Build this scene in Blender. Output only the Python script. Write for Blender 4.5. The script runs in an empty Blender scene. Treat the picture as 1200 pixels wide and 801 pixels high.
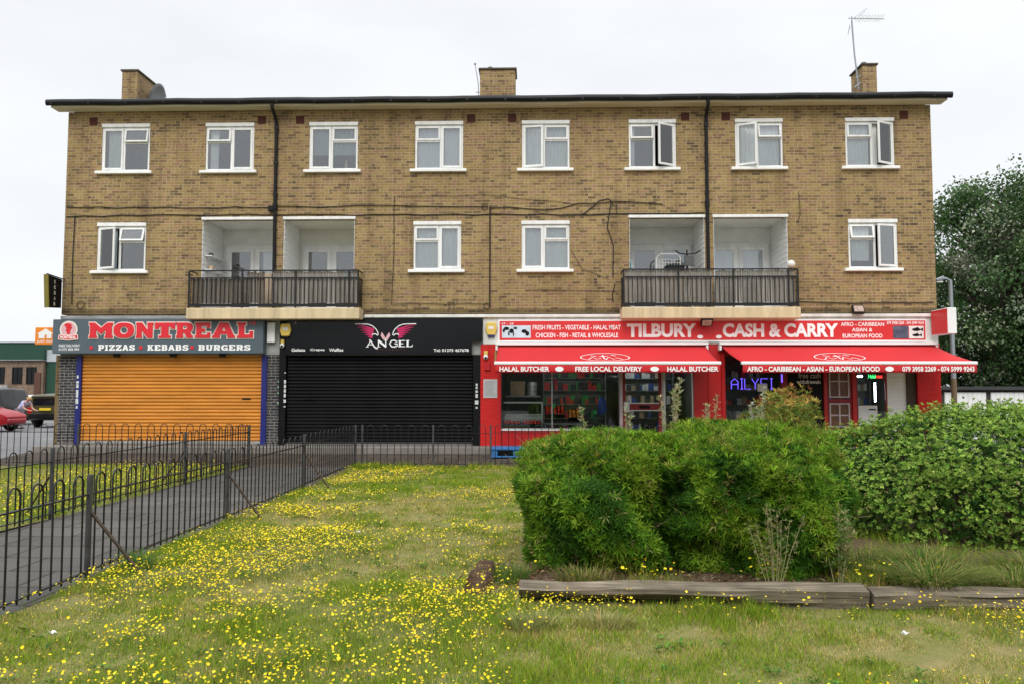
import bpy, bmesh, math, random
import numpy as np
from mathutils import Vector, Matrix, Euler
R = math.radians
random.seed(7); rng = np.random.default_rng(11)
S = bpy.context.scene
COL = S.collection

# ------------------------------------------------------------------ camera
cam = bpy.data.cameras.new('camera'); cam.lens = 28.0; cam.sensor_width = 36.0; cam.sensor_fit = 'HORIZONTAL'
cam.clip_start = 0.05; cam.clip_end = 6000
camo = bpy.data.objects.new('camera', cam); COL.objects.link(camo)
camo.location = (0, -20.73, 1.7)
yaw, pitch, roll = R(1.49136), R(3.57027), R(.038726)
fw = Vector((-math.sin(yaw)*math.cos(pitch), math.cos(yaw)*math.cos(pitch), math.sin(pitch)))
rt = Vector((math.cos(yaw), math.sin(yaw), 0)); up = rt.cross(fw)
r2 = rt*math.cos(roll)+up*math.sin(roll); u2 = -rt*math.sin(roll)+up*math.cos(roll)
camo.rotation_euler = Matrix((r2, u2, -fw)).transposed().to_euler()
S.camera = camo

# ------------------------------------------------------------------ world: overcast daylight
SUN_EL, SUN_AZ = R(42), R(187)        # azimuth from +y, clockwise; the sun is behind cloud, behind the camera
w = bpy.data.worlds.new('World'); S.world = w; w.use_nodes = True
nt = w.node_tree; nt.nodes.clear(); L = nt.links.new
sky = nt.nodes.new('ShaderNodeTexSky'); sky.sky_type = 'NISHITA'; sky.sun_disc = False
sky.sun_elevation = SUN_EL; sky.sun_rotation = SUN_AZ
bgs = nt.nodes.new('ShaderNodeBackground'); bgs.inputs[1].default_value = 0.10; L(sky.outputs[0], bgs.inputs[0])
tc = nt.nodes.new('ShaderNodeTexCoord'); sx = nt.nodes.new('ShaderNodeSeparateXYZ'); L(tc.outputs['Generated'], sx.inputs[0])
nz = nt.nodes.new('ShaderNodeTexNoise'); nz.inputs['Scale'].default_value = 3.2; nz.inputs['Detail'].default_value = 6
mp = nt.nodes.new('ShaderNodeMapping'); mp.inputs['Scale'].default_value = (1, 1, 2.6); L(tc.outputs['Generated'], mp.inputs[0]); L(mp.outputs[0], nz.inputs[0])
rmp = nt.nodes.new('ShaderNodeMapRange'); rmp.inputs[1].default_value = .42; rmp.inputs[2].default_value = .95; rmp.interpolation_type = 'SMOOTHSTEP'
rmp.inputs[3].default_value = 1.04; rmp.inputs[4].default_value = 2.9; L(sx.outputs[2], rmp.inputs[0])       # overcast: zenith brighter than horizon
mr2 = nt.nodes.new('ShaderNodeMapRange'); mr2.inputs[1].default_value = .3; mr2.inputs[2].default_value = .7
mr2.inputs[3].default_value = .93; mr2.inputs[4].default_value = 1.05; L(nz.outputs[0], mr2.inputs[0])
mu = nt.nodes.new('ShaderNodeMath'); mu.operation = 'MULTIPLY'; L(rmp.outputs[0], mu.inputs[0]); L(mr2.outputs[0], mu.inputs[1])
bgc = nt.nodes.new('ShaderNodeBackground'); bgc.inputs[0].default_value = (0.955, 0.975, 1.0, 1); L(mu.outputs[0], bgc.inputs[1])
mx = nt.nodes.new('ShaderNodeMixShader'); mx.inputs[0].default_value = 0.93; L(bgs.outputs[0], mx.inputs[1]); L(bgc.outputs[0], mx.inputs[2])
wo = nt.nodes.new('ShaderNodeOutputWorld'); L(mx.outputs[0], wo.inputs[0])
w.cycles.sampling_method = 'MANUAL'; w.cycles.sample_map_resolution = 512

sl = bpy.data.lights.new('sun', 'SUN'); sl.energy = 1.45; sl.angle = R(24); sl.color = (1, .965, .90)
so = bpy.data.objects.new('sun', sl); COL.objects.link(so)
sd = Vector((math.sin(SUN_AZ)*math.cos(SUN_EL), math.cos(SUN_AZ)*math.cos(SUN_EL), math.sin(SUN_EL)))
so.rotation_euler = sd.to_track_quat('Z', 'Y').to_euler(); so.location = (0, -30, 40)

vs = S.view_settings
S.display_settings.display_device = 'sRGB'; vs.view_transform = 'Standard'; vs.look = 'None'; vs.exposure = 0.0; vs.gamma = 1.0
vs.use_curve_mapping = False
S.render.engine = 'CYCLES'
S.cycles.max_bounces = 8; S.cycles.transparent_max_bounces = 16; S.cycles.diffuse_bounces = 4; S.cycles.glossy_bounces = 3
S.cycles.use_denoising = True

# ------------------------------------------------------------------ helpers
def wloc(o):
    v = Vector((0, 0, 0))
    while o is not None:
        v += o.location; o = o.parent
    return v
def tag(o, label=None, cat=None, group=None, kind=None):
    if label: o['label'] = label
    if cat: o['category'] = cat
    if group: o['group'] = group
    if kind: o['kind'] = kind
    return o
def thing(name, label, cat, loc=(0, 0, 0), group=None):
    o = bpy.data.objects.new(name, None); COL.objects.link(o); o.location = loc; o.empty_display_size = .2
    return tag(o, label, cat, group)
def dup(o, parent=None):
    c = o.copy(); COL.objects.link(c)
    if parent is not None: c.parent = parent
    for ch in list(o.children): dup(ch, c)
    return c

class MB:
    def __init__(s): s.v = []; s.f = []; s.mi = []; s.cur = 0
    def add(s, vs, fs):
        n = len(s.v); s.v += [tuple(p) for p in vs]; s.f += [tuple(i+n for i in f) for f in fs]; s.mi += [s.cur]*len(fs); return s
    def box(s, x0, x1, y0, y1, z0, z1):
        return s.add([(x0,y0,z0),(x1,y0,z0),(x1,y1,z0),(x0,y1,z0),(x0,y0,z1),(x1,y0,z1),(x1,y1,z1),(x0,y1,z1)],
            [(0,3,2,1),(4,5,6,7),(0,1,5,4),(1,2,6,5),(2,3,7,6),(3,0,4,7)])
    def cbox(s, c, d, M=None):
        hx, hy, hz = d[0]/2, d[1]/2, d[2]/2
        ps = [Vector(p) for p in [(-hx,-hy,-hz),(hx,-hy,-hz),(hx,hy,-hz),(-hx,hy,-hz),(-hx,-hy,hz),(hx,-hy,hz),(hx,hy,hz),(-hx,hy,hz)]]
        if M is not None: ps = [M @ p for p in ps]
        return s.add([p+Vector(c) for p in ps], [(0,3,2,1),(4,5,6,7),(0,1,5,4),(1,2,6,5),(2,3,7,6),(3,0,4,7)])
    def quad(s, *p): return s.add(p, [tuple(range(len(p)))])
    def prism(s, poly, y0, y1):
        # closed outline in x,z given counter-clockwise as seen from the front (-y); y0 is the front
        n = len(poly); vs_ = [(x, y0, z) for x, z in poly]+[(x, y1, z) for x, z in poly]
        fs = [tuple(range(n)), tuple(reversed(range(n, 2*n)))]
        fs += [(i, n+i, n+(i+1) % n, (i+1) % n) for i in range(n)]
        return s.add(vs_, fs)
    def prismx(s, poly, x0, x1):
        n = len(poly); vs_ = [(x0, y, z) for y, z in poly]+[(x1, y, z) for y, z in poly]
        fs = [tuple(range(n)), tuple(reversed(range(n, 2*n)))]+[(i, n+i, n+(i+1) % n, (i+1) % n) for i in range(n)]
        return s.add(vs_, fs)
    def path(s, pts, r, n=8, cap=True):
        pts = [Vector(p) for p in pts]; rs = r if isinstance(r, (list, tuple)) else [r]*len(pts)
        rings = []; prev = None
        for i, p in enumerate(pts):
            t = (pts[min(i+1, len(pts)-1)]-pts[max(i-1, 0)]).normalized()
            if prev is None:
                a = Vector((0, 0, 1)) if abs(t.z) < .9 else Vector((1, 0, 0)); u = t.cross(a).normalized()
            else: u = (prev-t*prev.dot(t)).normalized()
            prev = u; v = t.cross(u)
            rings.append([p+(u*math.cos(2*math.pi*k/n)+v*math.sin(2*math.pi*k/n))*rs[i] for k in range(n)])
        vs_ = [p for ring in rings for p in ring]; fs = []
        for i in range(len(pts)-1):
            for k in range(n): fs.append((i*n+k, i*n+(k+1) % n, (i+1)*n+(k+1) % n, (i+1)*n+k))
        if cap: fs += [tuple(reversed(range(n))), tuple((len(pts)-1)*n+k for k in range(n))]
        return s.add(vs_, fs)
    def sphere(s, c, r, nu=10, nv=7, sc=(1, 1, 1)):
        vs_ = [(c[0], c[1], c[2]-r*sc[2])]; fs = []
        for j in range(1, nv):
            a = -math.pi/2+math.pi*j/nv
            for i in range(nu):
                b = 2*math.pi*i/nu; vs_.append((c[0]+r*sc[0]*math.cos(a)*math.cos(b), c[1]+r*sc[1]*math.cos(a)*math.sin(b), c[2]+r*sc[2]*math.sin(a)))
        vs_.append((c[0], c[1], c[2]+r*sc[2])); t = len(vs_)-1
        for i in range(nu):
            k = (i+1) % nu; fs.append((0, 1+k, 1+i)); fs.append((t, t-nu+i, t-nu+k))
            for j in range(nv-2): fs.append((1+j*nu+i, 1+j*nu+k, 1+(j+1)*nu+k, 1+(j+1)*nu+i))
        return s.add(vs_, fs)
    def grid(s, P):   # P[i][j] points
        ni, nj = len(P), len(P[0]); vs_ = [p for row in P for p in row]
        return s.add(vs_, [(i*nj+j, i*nj+j+1, (i+1)*nj+j+1, (i+1)*nj+j) for i in range(ni-1) for j in range(nj-1)])
    def build(s, name, mat, parent=None, origin=None, smooth=False, bevel=0, fix=True):
        me = bpy.data.meshes.new(name); V = np.array(s.v, float)
        o = bpy.data.objects.new(name, me); COL.objects.link(o)
        if parent is not None: off = wloc(parent); o.parent = parent
        else:
            if origin is None:
                a, b = V.min(0), V.max(0); origin = ((a[0]+b[0])/2, (a[1]+b[1])/2, a[2])
            off = Vector(origin); o.location = off
        V = V-np.array(off)
        me.from_pydata(V.tolist(), [], s.f)
        for m in (mat if isinstance(mat, (list, tuple)) else [mat]): me.materials.append(m)
        if any(s.mi): me.polygons.foreach_set('material_index', s.mi)
        if fix:
            bm = bmesh.new(); bm.from_mesh(me); bmesh.ops.recalc_face_normals(bm, faces=bm.faces); bm.to_mesh(me); bm.free()
        if smooth:
            me.polygons.foreach_set('use_smooth', [True]*len(me.polygons))
            try: me.set_sharp_from_angle(angle=R(38))
            except Exception: pass
        if bevel:
            md = o.modifiers.new('bevel', 'BEVEL'); md.width = bevel; md.segments = 1; md.limit_method = 'ANGLE'; md.angle_limit = R(50)
        me.update(); return o

def sr(r, g, b):   # sRGB 0-255 to linear
    f = lambda c: (c/255/12.92) if c/255 <= .04045 else ((c/255+.055)/1.055)**2.4
    return (f(r), f(g), f(b))
def M(name, col, rough=.6, var=.12, scale=6.0, metal=0.0, spec=.4, bump=0.0, bscale=40, streak=None, emit=0, coat=0, alpha=None):
    """procedural paint / metal / plaster: base colour varied by two octaves of noise, roughness varied, optional bump"""
    m = bpy.data.materials.new(name); m.use_nodes = True; t = m.node_tree; b = t.nodes['Principled BSDF']; L = t.links.new
    tcn = t.nodes.new('ShaderNodeTexCoord'); src = tcn.outputs['Object']
    if streak:
        mpn = t.nodes.new('ShaderNodeMapping'); mpn.inputs['Scale'].default_value = streak; L(src, mpn.inputs[0]); src = mpn.outputs[0]
    n = t.nodes.new('ShaderNodeTexNoise'); n.inputs['Scale'].default_value = scale; n.inputs['Detail'].default_value = 5; n.inputs['Roughness'].default_value = .62; L(src, n.inputs[0])
    r = t.nodes.new('ShaderNodeMapRange'); r.inputs[1].default_value = .28; r.inputs[2].default_value = .72
    r.inputs[3].default_value = 1-var; r.inputs[4].default_value = 1+var; L(n.outputs[0], r.inputs[0])
    hs = t.nodes.new('ShaderNodeHueSaturation'); hs.inputs['Color'].default_value = (*col, 1); L(r.outputs[0], hs.inputs['Value'])
    L(hs.outputs[0], b.inputs['Base Color'])
    rr = t.nodes.new('ShaderNodeMapRange'); rr.inputs[3].default_value = max(.02, rough-.1); rr.inputs[4].default_value = min(1, rough+.1); L(n.outputs[0], rr.inputs[0]); L(rr.outputs[0], b.inputs['Roughness'])
    b.inputs['Metallic'].default_value = metal; b.inputs['Specular IOR Level'].default_value = spec
    if coat: b.inputs['Coat Weight'].default_value = coat; b.inputs['Coat Roughness'].default_value = .05
    if emit: b.inputs['Emission Color'].default_value = (*col, 1); b.inputs['Emission Strength'].default_value = emit
    if bump:
        n2 = t.nodes.new('ShaderNodeTexNoise'); n2.inputs['Scale'].default_value = bscale; n2.inputs['Detail'].default_value = 4; L(src, n2.inputs[0])
        bp = t.nodes.new('ShaderNodeBump'); bp.inputs['Strength'].default_value = bump; bp.inputs['Distance'].default_value = .02; L(n2.outputs[0], bp.inputs['Height']); L(bp.outputs[0], b.inputs['Normal'])
    return m
def glass_mat(name, refl=.13, tint=(.86, .9, .9), rough=.0):
    m = bpy.data.materials.new(name); m.use_nodes = True; t = m.node_tree; t.nodes.clear(); L = t.links.new
    o = t.nodes.new('ShaderNodeOutputMaterial'); tr = t.nodes.new('ShaderNodeBsdfTransparent'); tr.inputs[0].default_value = (*tint, 1)
    g = t.nodes.new('ShaderNodeBsdfGlossy'); g.inputs['Roughness'].default_value = rough
    fr = t.nodes.new('ShaderNodeFresnel'); fr.inputs[0].default_value = 1.5
    mm = t.nodes.new('ShaderNodeMath'); mm.operation = 'ADD'; mm.inputs[1].default_value = refl-.04; L(fr.outputs[0], mm.inputs[0])
    mxx = t.nodes.new('ShaderNodeMixShader'); L(mm.outputs[0], mxx.inputs[0]); L(tr.outputs[0], mxx.inputs[1]); L(g.outputs[0], mxx.inputs[2]); L(mxx.outputs[0], o.inputs[0])
    return m
def brick_mat(name, cols, mortar, stain=.16, bw=.225, bh=.075, joint=.011, lowband=None, rough=.88):
    m = bpy.data.materials.new(name); m.use_nodes = True; t = m.node_tree; b = t.nodes['Principled BSDF']; L = t.links.new
    def math_(op, a, bb=None, c=None):
        n = t.nodes.new('ShaderNodeMath'); n.operation = op
        for i, q in enumerate((a, bb, c)):
            if q is None: continue
            if isinstance(q, (int, float)): n.inputs[i].default_value = q
            else: L(q, n.inputs[i])
        return n.outputs[0]
    tcn = t.nodes.new('ShaderNodeTexCoord'); sp = t.nodes.new('ShaderNodeSeparateXYZ'); L(tcn.outputs['Object'], sp.inputs[0])
    ge = t.nodes.new('ShaderNodeNewGeometry'); sn = t.nodes.new('ShaderNodeSeparateXYZ'); L(ge.outputs['True Normal'], sn.inputs[0])
    side = math_('GREATER_THAN', math_('ABSOLUTE', sn.outputs[0]), .5)
    u = math_('ADD', math_('MULTIPLY', sp.outputs[0], math_('SUBTRACT', 1, side)), math_('MULTIPLY', sp.outputs[1], side))
    zz = math_('DIVIDE', sp.outputs[2], bh); row = math_('FLOOR', zz); fz = math_('FRACT', zz)
    # courses shift by about half a brick, each by a slightly different amount
    wn = t.nodes.new('ShaderNodeTexWhiteNoise'); wn.noise_dimensions = '1D'; L(row, wn.inputs['W'])
    sh = math_('ADD', math_('MULTIPLY', math_('MODULO', math_('ABSOLUTE', row), 2), .5), math_('MULTIPLY', wn.outputs[0], .16))
    uu = math_('ADD', math_('DIVIDE', u, bw), sh); colm = math_('FLOOR', uu); fu = math_('FRACT', uu)
    # some stretchers are split into two headers
    cv = t.nodes.new('ShaderNodeCombineXYZ'); L(colm, cv.inputs[0]); L(row, cv.inputs[1])
    w2 = t.nodes.new('ShaderNodeTexWhiteNoise'); w2.noise_dimensions = '2D'; L(cv.outputs[0], w2.inputs['Vector'])
    hd = math_('GREATER_THAN', w2.outputs[0], .72); half = math_('MULTIPLY', hd, math_('GREATER_THAN', fu, .5))
    fu2 = math_('ADD', math_('MULTIPLY', fu, math_('SUBTRACT', 1, hd)), math_('MULTIPLY', math_('MULTIPLY', math_('FRACT', math_('MULTIPLY', fu, 2)), .5), hd))
    jm = math_('MAXIMUM', math_('LESS_THAN', fu2, joint/bw), math_('LESS_THAN', fz, joint/bh))
    cv2 = t.nodes.new('ShaderNodeCombineXYZ'); L(math_('ADD', colm, math_('MULTIPLY', half, 511.3)), cv2.inputs[0]); L(row, cv2.inputs[1]); cv2.inputs[2].default_value = 3
    w3 = t.nodes.new('ShaderNodeTexWhiteNoise'); w3.noise_dimensions = '3D'; L(cv2.outputs[0], w3.inputs['Vector'])
    # patches where one firing of bricks prevails
    n0 = t.nodes.new('ShaderNodeTexNoise'); n0.inputs['Scale'].default_value = .7; n0.inputs['Detail'].default_value = 6; n0.inputs['Roughness'].default_value = .7; L(tcn.outputs['Object'], n0.inputs[0])
    pos = math_('ADD', math_('MULTIPLY', w3.outputs[0], .70), math_('MULTIPLY', math_('SUBTRACT', n0.outputs[0], .37), 1.30))
    cr = t.nodes.new('ShaderNodeValToRGB'); cr.color_ramp.interpolation = 'LINEAR'; L(pos, cr.inputs[0])
    el = cr.color_ramp.elements
    while len(el) < len(cols): el.new(.5)
    for i, c in enumerate(cols): el[i].position = i/(len(cols)-1); el[i].color = (*c, 1)
    n1 = t.nodes.new('ShaderNodeTexNoise'); n1.inputs['Scale'].default_value = 26; n1.inputs['Detail'].default_value = 5; L(tcn.outputs['Object'], n1.inputs[0])
    n2 = t.nodes.new('ShaderNodeTexNoise'); n2.inputs['Scale'].default_value = .55; n2.inputs['Detail'].default_value = 5; n2.inputs['Roughness'].default_value = .6
    mpn = t.nodes.new('ShaderNodeMapping'); mpn.inputs['Scale'].default_value = (1.5, 1.5, .7); L(tcn.outputs['Object'], mpn.inputs[0]); L(mpn.outputs[0], n2.inputs[0])
    mxm = t.nodes.new('ShaderNodeMix'); mxm.data_type = 'RGBA'; L(jm, mxm.inputs[0]); L(cr.outputs[0], mxm.inputs[6]); mxm.inputs[7].default_value = (*mortar, 1)
    val = math_('MULTIPLY', math_('ADD', math_('MULTIPLY', n1.outputs[0], .8), .60), math_('ADD', math_('MULTIPLY', n2.outputs[0], stain*4), 1-stain*2))
    if stain:   # rain streaks running down the face, patchy
        n4 = t.nodes.new('ShaderNodeTexNoise'); n4.inputs['Scale'].default_value = 1.0; n4.inputs['Detail'].default_value = 4
        mp4 = t.nodes.new('ShaderNodeMapping'); mp4.inputs['Scale'].default_value = (2.6, 2.6, .28); L(tcn.outputs['Object'], mp4.inputs[0]); L(mp4.outputs[0], n4.inputs[0])
        r4 = t.nodes.new('ShaderNodeMapRange'); r4.inputs[1].default_value = .50; r4.inputs[2].default_value = .72; r4.inputs[3].default_value = 1.02; r4.inputs[4].default_value = .72; L(n4.outputs[0], r4.inputs[0]); val = math_('MULTIPLY', val, r4.outputs[0])
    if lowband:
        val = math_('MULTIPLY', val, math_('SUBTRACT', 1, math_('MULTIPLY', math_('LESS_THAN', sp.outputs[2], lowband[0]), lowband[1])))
    hs = t.nodes.new('ShaderNodeHueSaturation'); L(mxm.outputs[2], hs.inputs['Color']); L(val, hs.inputs['Value'])
    L(hs.outputs[0], b.inputs['Base Color']); b.inputs['Roughness'].default_value = rough; b.inputs['Specular IOR Level'].default_value = .2
    bp = t.nodes.new('ShaderNodeBump'); bp.inputs['Strength'].default_value = .55; bp.inputs['Distance'].default_value = .012
    hgt = math_('SUBTRACT', math_('MULTIPLY', n1.outputs[0], .3), math_('MULTIPLY', jm, .8)); L(hgt, bp.inputs['Height']); L(bp.outputs[0], b.inputs['Normal'])
    return m
def leaf_mat(name, transl=.3, rough=.5, spec=.3, sat=1.0):
    m = bpy.data.materials.new(name); m.use_nodes = True; t = m.node_tree; b = t.nodes['Principled BSDF']; L = t.links.new
    at = t.nodes.new('ShaderNodeAttribute'); at.attribute_name = 'Col'
    L(at.outputs['Color'], b.inputs['Base Color']); b.inputs['Roughness'].default_value = rough; b.inputs['Specular IOR Level'].default_value = spec
    tl = t.nodes.new('ShaderNodeBsdfTranslucent'); hs = t.nodes.new('ShaderNodeHueSaturation'); hs.inputs['Value'].default_value = 1.3; L(at.outputs['Color'], hs.inputs['Color']); L(hs.outputs[0], tl.inputs[0])
    mxx = t.nodes.new('ShaderNodeMixShader'); mxx.inputs[0].default_value = transl
    L(b.outputs[0], mxx.inputs[1]); L(tl.outputs[0], mxx.inputs[2]); L(mxx.outputs[0], t.nodes['Material Output'].inputs[0])
    return m

def raw_mesh(name, V, F, mat, cols=None, parent=None, loc=None):
    """V (n,3), F (m,k) equal-sized faces, cols (n,3)"""
    me = bpy.data.meshes.new(name); n, (m, k) = len(V), F.shape
    off = np.array(wloc(parent)) if parent is not None else np.array(loc if loc is not None else (0, 0, 0), float)
    me.vertices.add(n); me.vertices.foreach_set('co', (V-off).astype(np.float32).ravel())
    me.loops.add(m*k); me.loops.foreach_set('vertex_index', F.astype(np.int32).ravel())
    me.polygons.add(m); me.polygons.foreach_set('loop_start', np.arange(0, m*k, k, dtype=np.int32))
    try: me.polygons.foreach_set('loop_total', np.full(m, k, dtype=np.int32))
    except Exception: pass
    me.materials.append(mat)
    if cols is not None:
        a = me.attributes.new('Col', 'FLOAT_COLOR', 'POINT'); c4 = np.ones((n, 4), np.float32); c4[:, :3] = cols; a.data.foreach_set('color', c4.ravel())
    me.update(calc_edges=True); me.validate()
    o = bpy.data.objects.new(name, me); COL.objects.link(o)
    if parent is not None: o.parent = parent
    else: o.location = off
    return o
def unit(a): return a/np.maximum(np.linalg.norm(a, axis=-1, keepdims=True), 1e-9)
def leaves(name, base, d, nrm, ln, wd, col, mat, parent=None, fold=.25, loc=None, shape=.45):
    """every leaf two triangles folded along the midrib"""
    n = len(base); d = unit(d); side = unit(np.cross(d, nrm)); nn = unit(np.cross(side, d))
    ln = np.broadcast_to(ln, n)[:, None]; wd = np.broadcast_to(wd, n)[:, None]
    mid = base+d*ln*shape+nn*wd*fold
    V = np.stack([base, mid+side*wd*.5, base+d*ln-nn*ln*.08, mid-side*wd*.5, base+d*ln*shape-nn*wd*.02], 1).reshape(-1, 3)
    i = np.arange(n)[:, None]*5
    F = np.concatenate([i+np.array([[0, 1, 4]]), i+np.array([[1, 2, 4]]), i+np.array([[2, 3, 4]]), i+np.array([[3, 0, 4]])], 0)
    return raw_mesh(name, V, F, mat, np.repeat(col, 5, 0), parent, loc)
def wav(x, y, z=0., seed=0, f=1., n=6):
    r = np.random.default_rng(seed); s = 0
    for k in range(n):
        a = r.normal(size=3); a /= np.linalg.norm(a); ff = f*r.uniform(.6, 1.9)
        s = s+np.sin(ff*(a[0]*x+a[1]*y+a[2]*z)+r.uniform(0, 6.28))
    return s/math.sqrt(n)
def text(body, x0, x1, z0, z1, y, mat, parent, name='lettering', bold=.0, depth=0.0, spacing=1.0, shear=0, vert=None):
    cu = bpy.data.curves.new(name, 'FONT'); cu.body = body; cu.size = 1; cu.offset = bold; cu.extrude = 0; cu.space_character = spacing; cu.align_x = 'CENTER'; cu.shear = shear; cu.space_line = .95
    cu.resolution_u = 4
    o = bpy.data.objects.new(name, cu); COL.objects.link(o); bpy.context.view_layer.update()
    dg = bpy.context.evaluated_depsgraph_get(); me = bpy.data.meshes.new_from_object(o.evaluated_get(dg)); bpy.data.objects.remove(o)
    n = len(me.vertices); c = np.zeros(n*3, np.float32); me.vertices.foreach_get('co', c); c = c.reshape(-1, 3)
    a, b = c.min(0), c.max(0); X = x0+(c[:, 0]-a[0])/(b[0]-a[0])*(x1-x0); Z = z0+(c[:, 1]-a[1])/(b[1]-a[1])*(z1-z0)
    P = np.stack([X, np.full(n, y), Z], 1)
    if vert is not None: P = vert(X, Z)
    F = [tuple(p.vertices) for p in me.polygons]
    bpy.data.meshes.remove(me)
    mb = MB(); mb.v = [tuple(p) for p in P]; mb.f = list(F); mb.mi = [0]*len(F)
    if depth:
        # thick letters: walls down every open edge
        from collections import Counter
        E_ = Counter(); 
        for f in F:
            for i in range(len(f)): e = (f[i], f[(i+1) % len(f)]); E_[tuple(sorted(e))] += 1
        m0 = len(mb.v); mb.v += [(p[0], p[1]+depth, p[2]) for p in P]
        for f in F:
            for i in range(len(f)):
                e = (f[i], f[(i+1) % len(f)])
                if E_[tuple(sorted(e))] == 1: mb.f.append((e[1], e[0], e[0]+m0, e[1]+m0)); mb.mi.append(0)
    return mb.build(name, mat, parent, fix=False)

# ------------------------------------------------------------------ materials
BR = [(0.09, 0.058, 0.034), (0.141, 0.093, 0.047), (0.197, 0.132, 0.058), (0.273, 0.182, 0.076), (0.338, 0.235, 0.098), (0.282, 0.192, 0.071), (0.31, 0.186, 0.103), (0.226, 0.134, 0.071), (0.161, 0.104, 0.053)]
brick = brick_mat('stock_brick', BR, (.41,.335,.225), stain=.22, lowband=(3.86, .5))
brick_red = brick_mat('red_painted_brick', [(.50,.016,.016), (.58,.022,.02), (.55,.02,.02)], (.48,.02,.018), stain=.05, rough=.5, joint=.009)
brick_dark = brick_mat('blue_brick', [(.02,.022,.028), (.035,.036,.045), (.06,.055,.055), (.04,.042,.05)], (.30,.28,.25), stain=.12)
white_pvc = M('white_pvc', (.78,.78,.765), .4, .12, 2.2, bump=.02, streak=(3, 3, .5))
white_paint = M('white_paint', (.84,.84,.82), .6, .10, 2.2, bump=.06)
off_white = M('weathered_white_render', (.70,.69,.65), .85, .22, 2.4, bump=.15, streak=(1, 1, .35))
grey_slate_band = M('grey_weathered_band', (.30,.30,.29), .85, .3, 3.5, bump=.2, streak=(.6, 1, 2))
cream = M('cream_concrete', (.60,.48,.30), .85, .22, 2.6, bump=.12, streak=(2.5, 1, .3))
soffit_m = M('cream_soffit', (.63,.57,.42), .75, .12, 1.5, streak=(.25, 2, 1))
black_plastic = M('black_gutter', (.007,.007,.008), .45, .3, 3, spec=.25)
black_iron = M('black_iron', (.007,.007,.008), .45, .3, 8, bump=.1, spec=.4)
worn_iron = M('worn_iron', (.045,.045,.045), .6, .4, 10, bump=.1)
rust_iron = M('rusty_brown_iron', (.06,.042,.028), .75, .4, 14, bump=.2)
terracotta = M('terracotta_vent', (.085,.025,.018), .85, .2, 20)
roof_felt = M('roof_felt', (.05,.05,.052), .9, .2, 4)
lead = M('lead_grey', (.30,.33,.36), .5, .15, 5, metal=.3)
cable_m = M('black_cable', (.018,.016,.015), .7, .2, 5)
curtain_white = M('net_curtain', (.86,.86,.86), .9, .10, 5, streak=(9, 1, .4))
curtain_blue = M('blue_grey_blind', (.38,.43,.47), .9, .1, 3)
curtain_cream = M('cream_curtain', (.82,.82,.79), .9, .12, 4, streak=(8, 1, .3))
blind_white = M('white_blind', (.88,.88,.90), .85, .04, 3, streak=(20, 1, .1))
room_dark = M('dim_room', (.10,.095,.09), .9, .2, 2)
glass = glass_mat('window_glass', .15, (.90,.93,.94))
shop_glass = glass_mat('shop_glass', .045, (.92,.94,.93))
dark_glass = M('dark_car_glass', (.008,.009,.011), .12, .1, 2, spec=.25)
white_boards = M('white_boarding', (.84,.84,.83), .55, .07, 2)
cream_paint = M('cream_paint', (.80,.79,.70), .7, .08, 2)
red_gloss = M('red_gloss_paint', (.48,.012,.014), .35, .08, 3)
dark_red = M('dark_red_paint', (.25,.012,.016), .45, .12, 3)
red_sign_m = M('red_sign_panel', (.62,.028,.03), .35, .06, .8)
awning_m = M('red_awning_fabric', (.54,.02,.025), .8, .08, 1.2, bump=.08, streak=(1, .3, 1))
alu_white = M('white_aluminium', (.80,.80,.80), .35, .04, 2)
lilac_alu = M('pinkish_aluminium', (.52,.42,.44), .4, .08, 4, metal=.2)
alu = M('aluminium', (.55,.56,.57), .35, .1, 6, metal=.7)
white_letter = M('white_lettering', (.88,.88,.88), .45, .03, 3)
cream_letter = M('cream_letter_edge', (.80,.74,.66), .4, .04, 4)
red_letter = M('red_letter', (.68,.022,.035), .3, .04, 3)
slate_sign = M('slate_grey_sign', (.085,.115,.14), .38, .08, .9)
black_gloss = M('black_gloss_sign', (.005,.0055,.007), .14, .2, 1.0, spec=.22)
black_matt = M('black_frame_paint', (.006,.006,.007), .5, .3, 5, spec=.15)
black_shut = M('black_shutter', (.0065,.0065,.0075), .45, .25, 2.0, spec=.12, streak=(1, 1, .25))
blue_paint = M('royal_blue_paint', (.010,.016,.15), .45, .15, 4)
pink = M('magenta_print', (.50,.012,.10), .4, .1, 3)
pale_pink = M('pale_pink_print', (.70,.42,.46), .45, .05, 3)
dim_wine = M('dim_wine_lettering', (.05,.008,.014), .4, .1, 3)
yellow_box = M('yellow_alarm_box', (.68,.48,.10), .4, .08, 8)
paper = M('paper', (.72,.72,.70), .8, .06, 12)
orange_sign = M('orange_sign', (.82,.25,.025), .4, .05, 2)
orange_shut = M('orange_shutter_paint', (.58,.225,.026), .45, .22, 1.4, spec=.4, streak=(.5, 1, 3.0))
concrete = M('concrete', (.19,.175,.155), .9, .2, 5, bump=.2)
timber = None

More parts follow.
